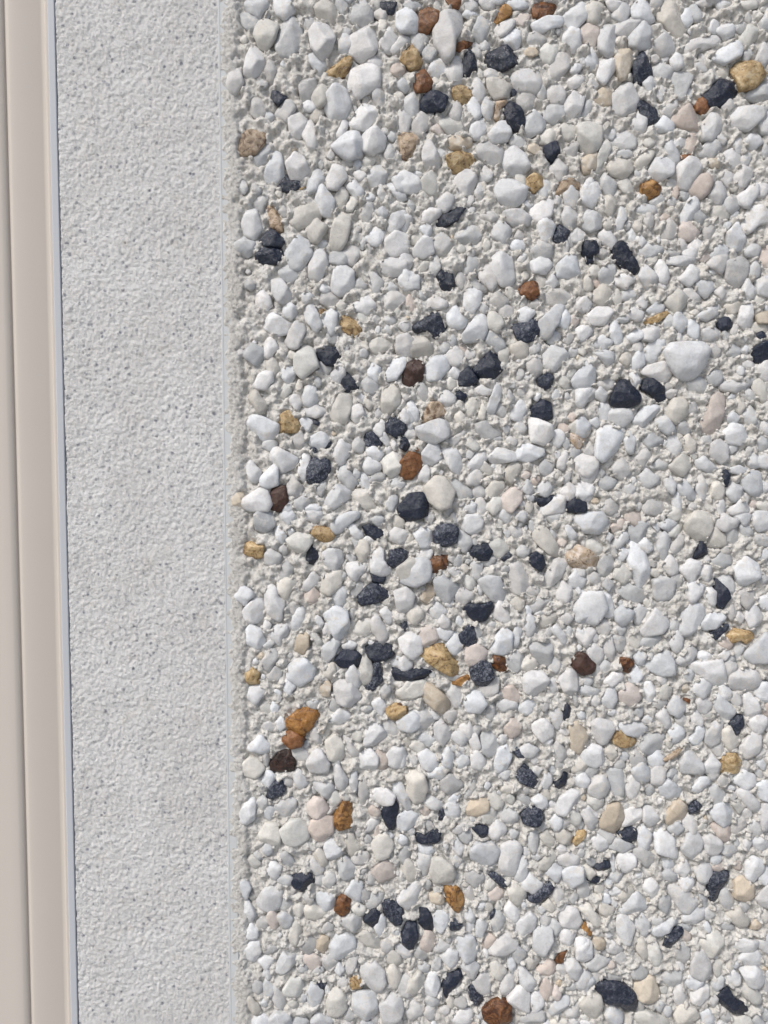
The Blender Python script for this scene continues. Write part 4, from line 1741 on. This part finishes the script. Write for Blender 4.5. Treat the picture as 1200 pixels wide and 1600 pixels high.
# raster of the pebbledash
RU0, RV0 = int(X_R1) - 10, V0 - 10
RW, RH = U1 - RU0 + 20, V1 - V0 + 20
occ = np.zeros((RH, RW), np.float32)
def mask_of(s, grow=0.0):
    R = int(s.r.max() + grow + 2)
    cu, cv = s.c[0] - RU0, s.c[1] - RV0
    u0, u1 = max(0, int(cu - R)), min(RW, int(cu + R + 1))
    v0, v1 = max(0, int(cv - R)), min(RH, int(cv + R + 1))
    if u1 <= u0 or v1 <= v0: return None
    uu, vv = np.meshgrid(np.arange(u0, u1) - cu, np.arange(v0, v1) - cv)
    th = (np.arctan2(vv, uu) % (2 * math.pi)) / (2 * math.pi) * NT
    rr = s.r[th.astype(int) % NT] + grow
    return (slice(v0, v1), slice(u0, u1)), (uu * uu + vv * vv < rr * rr)
def stamp(s):
    m = mask_of(s)
    if m: occ[m[0]][m[1]] = 1
def free(s, grow, most=0.0):
    m = mask_of(s, grow)
    return bool(m) and m[1].any() and occ[m[0]][m[1]].mean() <= most
for s in stones: stamp(s)
n_catalog = len(stones)

# the view's own rectangle on the wall, in wall units
vu0, vu1 = -640, 660
vv0, vv1 = -735, 905
def in_view(u, v): return vu0 < u < vu1 and vv0 < v < vv1
# small stones between the large ones
gap = []
for k in range(12000):
    px, py = random.uniform(395, 1210), random.uniform(-10, 1610)
    if random.random() > 0.10 + 0.5 * min(1, max(0, (px - 480) / 150)) + 0.3 * (py > 1150): continue
    u, v = to_wall(px, py)
    L = 15 + 24 * random.random() ** 1.4
    s = make_stone(ellipse(u, v, L, L * random.uniform(0.55, 0.9), random.uniform(0, 180)), random.choice('wwwggggvvvp'), up=random.uniform(-0.25, 0.3))
    if free(s, 0.0, 0.13):
        stamp(s); gap.append(s)
    if len(gap) >= 480: break
tiny = []
for k in range(9000):
    u, v = random.uniform(X_EDGE + 6, 640), random.uniform(-760, 900)
    L = 8 + 12 * random.random() ** 2
    s = make_stone(ellipse(u, v, L, L * random.uniform(0.6, 0.95), random.uniform(0, 180)), random.choice('wwwgggvvc'), up=random.uniform(-0.2, 0.35))
    if free(s, 1.5, 0.0):
        stamp(s); tiny.append(s)
    if len(tiny) > N_TINY: break
# stones of the wall beyond the picture
beyond = []
for k in range(24000):
    u, v = random.uniform(X_EDGE + 10, 1500), random.uniform(-1150, 1350)
    if -620 < u < 612 and -700 < v < 860: continue
    L = random.uniform(16, 52) if k < 15000 else random.uniform(12, 26)
    kind = random.choices('wgvkpyorc', (40, 24, 14, 7, 2, 3, 2, 2, 3))[0]
    s = make_stone(ellipse(u, v, L, L * random.uniform(0.58, 0.9), random.uniform(0, 180)), kind)
    if free(s, 0.5, 0.01):
        stamp(s); beyond.append(s)

# ------------------------------------------------------------ pebbledash wall
wall = empty("pebbledash_wall", (X_EDGE * S, 0.0, -1.4))
tag(wall, "rough pebbledash wall of white, black and brown pebbles set in pale mortar", "wall")
bpy.context.view_layer.update()
WO = np.array(wall.location)
def under_wall(o):
    o.parent = wall
    o.location = tuple(np.array(o.location) - WO)
    return o

dens = blur(occ, 9)
dens2 = blur(occ, 3.0)
H = 0.72 * MM * band(RH, RW, 18, 60, 1) + 0.17 * MM * band(RH, RW, 9, 24, 2)
crumb = band(RH, RW, 3.2, 9, 3)
fine = band(RH, RW, 1.6, 4.5, 4)
patch = np.clip(0.7 + 0.65 * band(RH, RW, 20, 80, 5), 0.08, 2.0)
sand = blur(grains(RH, RW, 2.4, 33, 14), 0.5)
# the bedding is flatter, plain sandy mortar towards the bead below the top of the picture
calm = np.clip((np.arange(RW)[None, :] + RU0 + 390) / 170, 0, 1) * 0.6 + 0.4
calm = np.maximum(calm, np.clip((-330 - (np.arange(RH)[:, None] + RV0)) / 100, 0, 1))
H *= calm
H += (0.09 * MM * crumb + 0.05 * MM * fine) * patch + 0.065 * MM * sand
# crumbly undercut pits
pit = np.clip(band(RH, RW, 5, 14, 6) - 1.45, 0, 1.2)
H -= 0.9 * MM * pit + 1.3 * MM * np.clip(band(RH, RW, 14, 40, 16) - 1.6, 0, 1) * calm
# mortar heaps between the stones, drawn down where it meets them
H += 2.2 * MM * np.clip(0.85 - dens, 0, 1) - 0.1 * MM
H -= 1.7 * MM * np.clip(blur(occ, 1.9), 0, 1) * (1 - occ) * np.clip(0.75 + 0.55 * band(RH, RW, 6, 25, 12), 0, 1.4)
H += 1.5 * MM * np.clip(band(RH, RW, 9, 32, 17) - 0.75, 0, 1.2) * np.clip(dens * 1.6, 0, 1)
inner = np.clip((blur(occ, 2.0) - 0.80) / 0.12, 0, 1)          # the bedding stays below the middles of the stones
H = H * (1 - inner) + np.minimum(H, -0.3 * MM) * inner
# lip beside the bead: level with the bead, then a step down
vv = (np.arange(RH) + RV0)[:, None]
uu = (np.arange(RW) + RU0)[None, :]
edge = X_EDGE + 3.0 * band(RH, RW, 25, 120, 7) + 1.5 * band(RH, RW, 9, 25, 8)
edge2 = np.where(vv < -470, edge - 3, edge)
k = 1 / (1 + np.exp(-(uu - edge2) / 2.8))
lipH = LIP + 0.15 * MM + 0.10 * MM * band(RH, RW, 8, 30, 9) + 0.04 * MM * crumb + 0.04 * MM * fine + 0.05 * MM * sand - 0.4 * MM * pit - 0.5 * MM * np.clip((uu - X_SB1 - 3) / 25, 0, 1)
valley = -0.9 * MM * np.exp(-((uu - edge2 - 6) / 4.5) ** 2)
dip = np.clip(1 - (uu - edge2) / 60, 0, 1) * k
H = lipH * (1 - k) + k * (H * (1 - 0.35 * dip)) + k * valley
# the mortar thins out over the bead on its left
left = uu - X_SB1 + np.where(vv < -380, 9.0, 6.5) + 4.0 * band(RH, RW, 14, 60, 10)
H = np.where(uu < X_EDGE - 3, np.minimum(H, LIP + (-0.55 + 0.14 * np.clip(left + 2.0, -3, 40)) * MM + 0.05 * MM * crumb), H)
H = H.astype(np.float32)

us = axis(X_R1 + 3, X_R1 + 3, 625, U1, 1.22, 1.3, 7)
vs = axis(V0, -722, 878, V1, 1.40, 1.3, 6)
hh = sample(H, *[a - b for a, b in zip(np.meshgrid(us, vs), (RU0, RV0))])
mortar = sheet("mortar", us, vs, hh, 0.05, M_MORTAR)
under_wall(mortar)

names = dict(w='white_pebble', v='white_pebble', g='white_pebble', p='pink_pebble', c='cream_pebble', k='black_pebble',
             o='brown_pebble', y='ochre_pebble', r='brown_pebble', t='tan_pebble', d='brown_pebble', a='brown_pebble')
labels = dict(a='long bright amber flint chip', k='black flint chip with a bluish sheen', o='orange brown flint chip', r='reddish brown flint chip', d='very dark brown flint chip',
              y='ochre yellow flint chip', t='tan flint chip', p='pale pink pebble', c='cream coloured pebble')

def seat(s):
    """height of the stone's middle over the mortar it sits in"""
    m = mask_of(s, 4)
    base = float(np.median(H[m[0]][m[1]])) if m and m[1].any() else 0.0
    if s.c[0] < X_EDGE + 4: base = max(base, 0.6 * MM)
    return min(base, 0.8 * MM) + s.h * S - 0.10 * s.thick * S + 0.2 * MM

vis = [s for s in stones if in_view(*s.c)]
whites = sorted([s for s in vis if s.kind in 'wvg'], key=lambda s: -s.area)
single = set(id(s) for s in whites[:300]) | set(id(s) for s in vis if s.kind not in 'wvg' and s.area > 60)
for s in stones:
    if id(s) in single:
        P, f = stone_mesh(s, 3)
        o = mesh_obj(names[s.kind], P, f, MATOF[s.kind], None, True, (s.c[0] * S, -seat(s), -s.c[1] * S),
                     np.tile(stone_tint(s), (len(P), 1)))
        under_wall(o)
        if s.kind in labels: o['label'] = labels[s.kind]

def joined(name, lst, sub):
    for mat, sel in ((M_WHITE, 'wvgcp'), (M_BLACK, 'k'), (M_BROWN, 'oyrtda')):
        V, Fc, T, n = [], [], [], 0
        for s in lst:
            if s.kind not in sel: continue
            P, f = stone_mesh(s, sub)
            V.append(P + np.array((s.c[0] * S, -seat(s), -s.c[1] * S)))
            Fc.append(f + n); n += len(P)
            T.append(np.tile(stone_tint(s), (len(P), 1)))
        if not V: continue
        nm = name if mat is M_WHITE else ("dark_" if mat is M_BLACK else "brown_") + name
        o = mesh_obj(nm, np.concatenate(V), np.concatenate(Fc), mat, None, True, (0, 0, 0), np.concatenate(T))
        under_wall(o)
        tag(o, kind='stuff')
joined("small_pebbles", [s for s in stones if id(s) not in single], 3 if False else 2)
joined("gap_pebbles", gap, 2)
joined("pebble_grit", tiny, 2)
joined("outlying_pebbles", beyond, 1)

# ------------------------------------------------------------ smooth render band
w0, w1 = int(X_R0), int(X_R1)
RW2 = w1 - w0 + 30
n3 = band(RH, RW2, 12, 60, 25)
g1 = blur(grains(RH, RW2, 2.4, 31, 14), 0.45)
g2 = blur(grains(RH, RW2, 4.2, 32, 60), 0.6)
R2 = 0.115 * MM * g1 + 0.09 * MM * g2 + 0.03 * MM * band(RH, RW2, 2.0, 6, 22) + 0.05 * MM * n3 + 0.10 * MM * band(RH, RW2, 60, 250, 23)
R2 -= np.clip(0.55 + 0.25 * n3, 0.1, 1.1) * MM * np.clip(band(RH, RW2, 2.6, 8, 24) - 1.5, 0, 1.3)
R2 = R2.astype(np.float32) + LIP
us2 = axis(X_R0, X_R0, X_R1, X_R1, 1.25)
vs2 = axis(V0, -722, 878, V1, 1.40, 1.3, 6)
g = np.meshgrid(us2, vs2)
h2 = sample(R2, g[0] - w0 + 5, g[1] - RV0)
h2 -= 0.25 * MM * np.exp(-((g[0] - X_R0) / 1.3) ** 2)
ro = sheet("rendered_wall", us2, vs2, h2, 0.05, M_RENDER)
tag(ro, "smooth pale grey rendered wall band with fine sandy grain between the two plastic strips", "wall")

# ------------------------------------------------------------ stop bead between the two finishes
zt, zb = -V0 * S, -V1 * S
x0, x1 = X_R1 * S + 0.00002, X_SB1 * S + 0.0012
yb = -LIP
prof = [(x0, 0.02), (x0, yb - 0.00012), (x0 + 0.0002, yb - 0.00018), (x0 + 0.0007, yb - 0.00016), (x0 + 0.0010, yb - 0.00002),
        (x1 - 0.0004, yb + 0.0001), (x1, yb + 0.0004), (x1, 0.02)]
stop = extrude_profile("stop_bead", prof, zb, zt, M_STOP)
tag(stop, "thin pale grey plastic stop bead between the smooth render and the pebbles", "trim strip")

# ------------------------------------------------------------ corner bead at the edge of the smooth render
x0, x1 = X_CB0 * S, X_CB1 * S - 0.00008
yb = -LIP - 0.0005
nose = [(x0, 0.030), (x0, yb + 0.0009)]
for a in np.linspace(180, 90, 6)[1:]:
    nose.append((x0 + 0.0009 + 0.0009 * math.cos(math.radians(a)), yb + 0.0009 - 0.0009 * math.sin(math.radians(a))))
nose += [(x1 - 0.0003, yb), (x1, yb + 0.0003), (x1, 0.030)]
cb = extrude_profile("corner_bead", nose, zb, zt, M_BEAD, smooth=False)
tag(cb, "pale blue grey plastic corner bead between the beige frame and the smooth render", "trim strip")

# ------------------------------------------------------------ window frame set back behind the corner bead
FD = 0.020
fr = empty("window_frame", (wx(60, FD), FD, -1.4))
tag(fr, "smooth beige window frame with one narrow vertical groove, at the left edge", "frame")
def fx(px, d=FD): return wx(px, d)
def part(name, pts, mat, smooth=True):
    o = extrude_profile(name, pts, zb, zt, mat, smooth=smooth)
    o.parent = fr
    o.location = (-fr.location[0], -fr.location[1], -fr.location[2])
    return o
def arc(xa, ya, xb, yb_, n, f):
    return [(xa + (xb - xa) * t, ya + (yb_ - ya) * f(t)) for t in np.linspace(0, 1, n)]
# outer frame, seen from the groove to the bead
o_pts = [(fx(27.5), 0.07), (fx(27.5), FD + 0.0010)]
o_pts += arc(fx(27.5), FD + 0.0009, fx(34), FD - 0.0002, 6, lambda t: math.sin(t * math.pi / 2))[0:]
o_pts += arc(fx(34), FD - 0.0002, fx(82.5), FD + 0.0036, 10, lambda t: t ** 1.5)[1:]
o_pts += arc(fx(82.5), FD + 0.0036, fx(86), FD + 0.0025, 6, lambda t: math.sin(t * math.pi / 2))[1:]
o_pts += [(fx(90), FD + 0.0026), (fx(96), FD + 0.0036), (fx(128), FD + 0.0040), (fx(128), 0.07)]
part("outer_frame", o_pts, M_FRAME)
# sash, left of the groove
s_pts = [(fx(-260), 0.07), (fx(-260), FD + 0.001), (fx(-250), FD)]
s_pts += [(fx(5), FD - 0.0008), (fx(15), FD - 0.0007), (fx(19), FD - 0.0004), (fx(22.5), FD + 0.0003), (fx(25), FD + 0.0010), (fx(25), 0.07)]
part("sash", s_pts, M_FRAME)
part("groove_seal", [(fx(25) + 0.00002, 0.06), (fx(25) + 0.00002, FD + 0.0014), (fx(27.5) - 0.00002, FD + 0.0014), (fx(27.5) - 0.00002, 0.06)], M_FRAME, False)

# ------------------------------------------------------------ the ground the light comes back from
gv = [(-40, -40, -1.4), (40, -40, -1.4), (40, 0.3, -1.4), (-40, 0.3, -1.4)]
go = mesh_obj("ground", gv, [(0, 1, 2, 3)], M_GROUND, smooth=False)
tag(go, kind='structure')
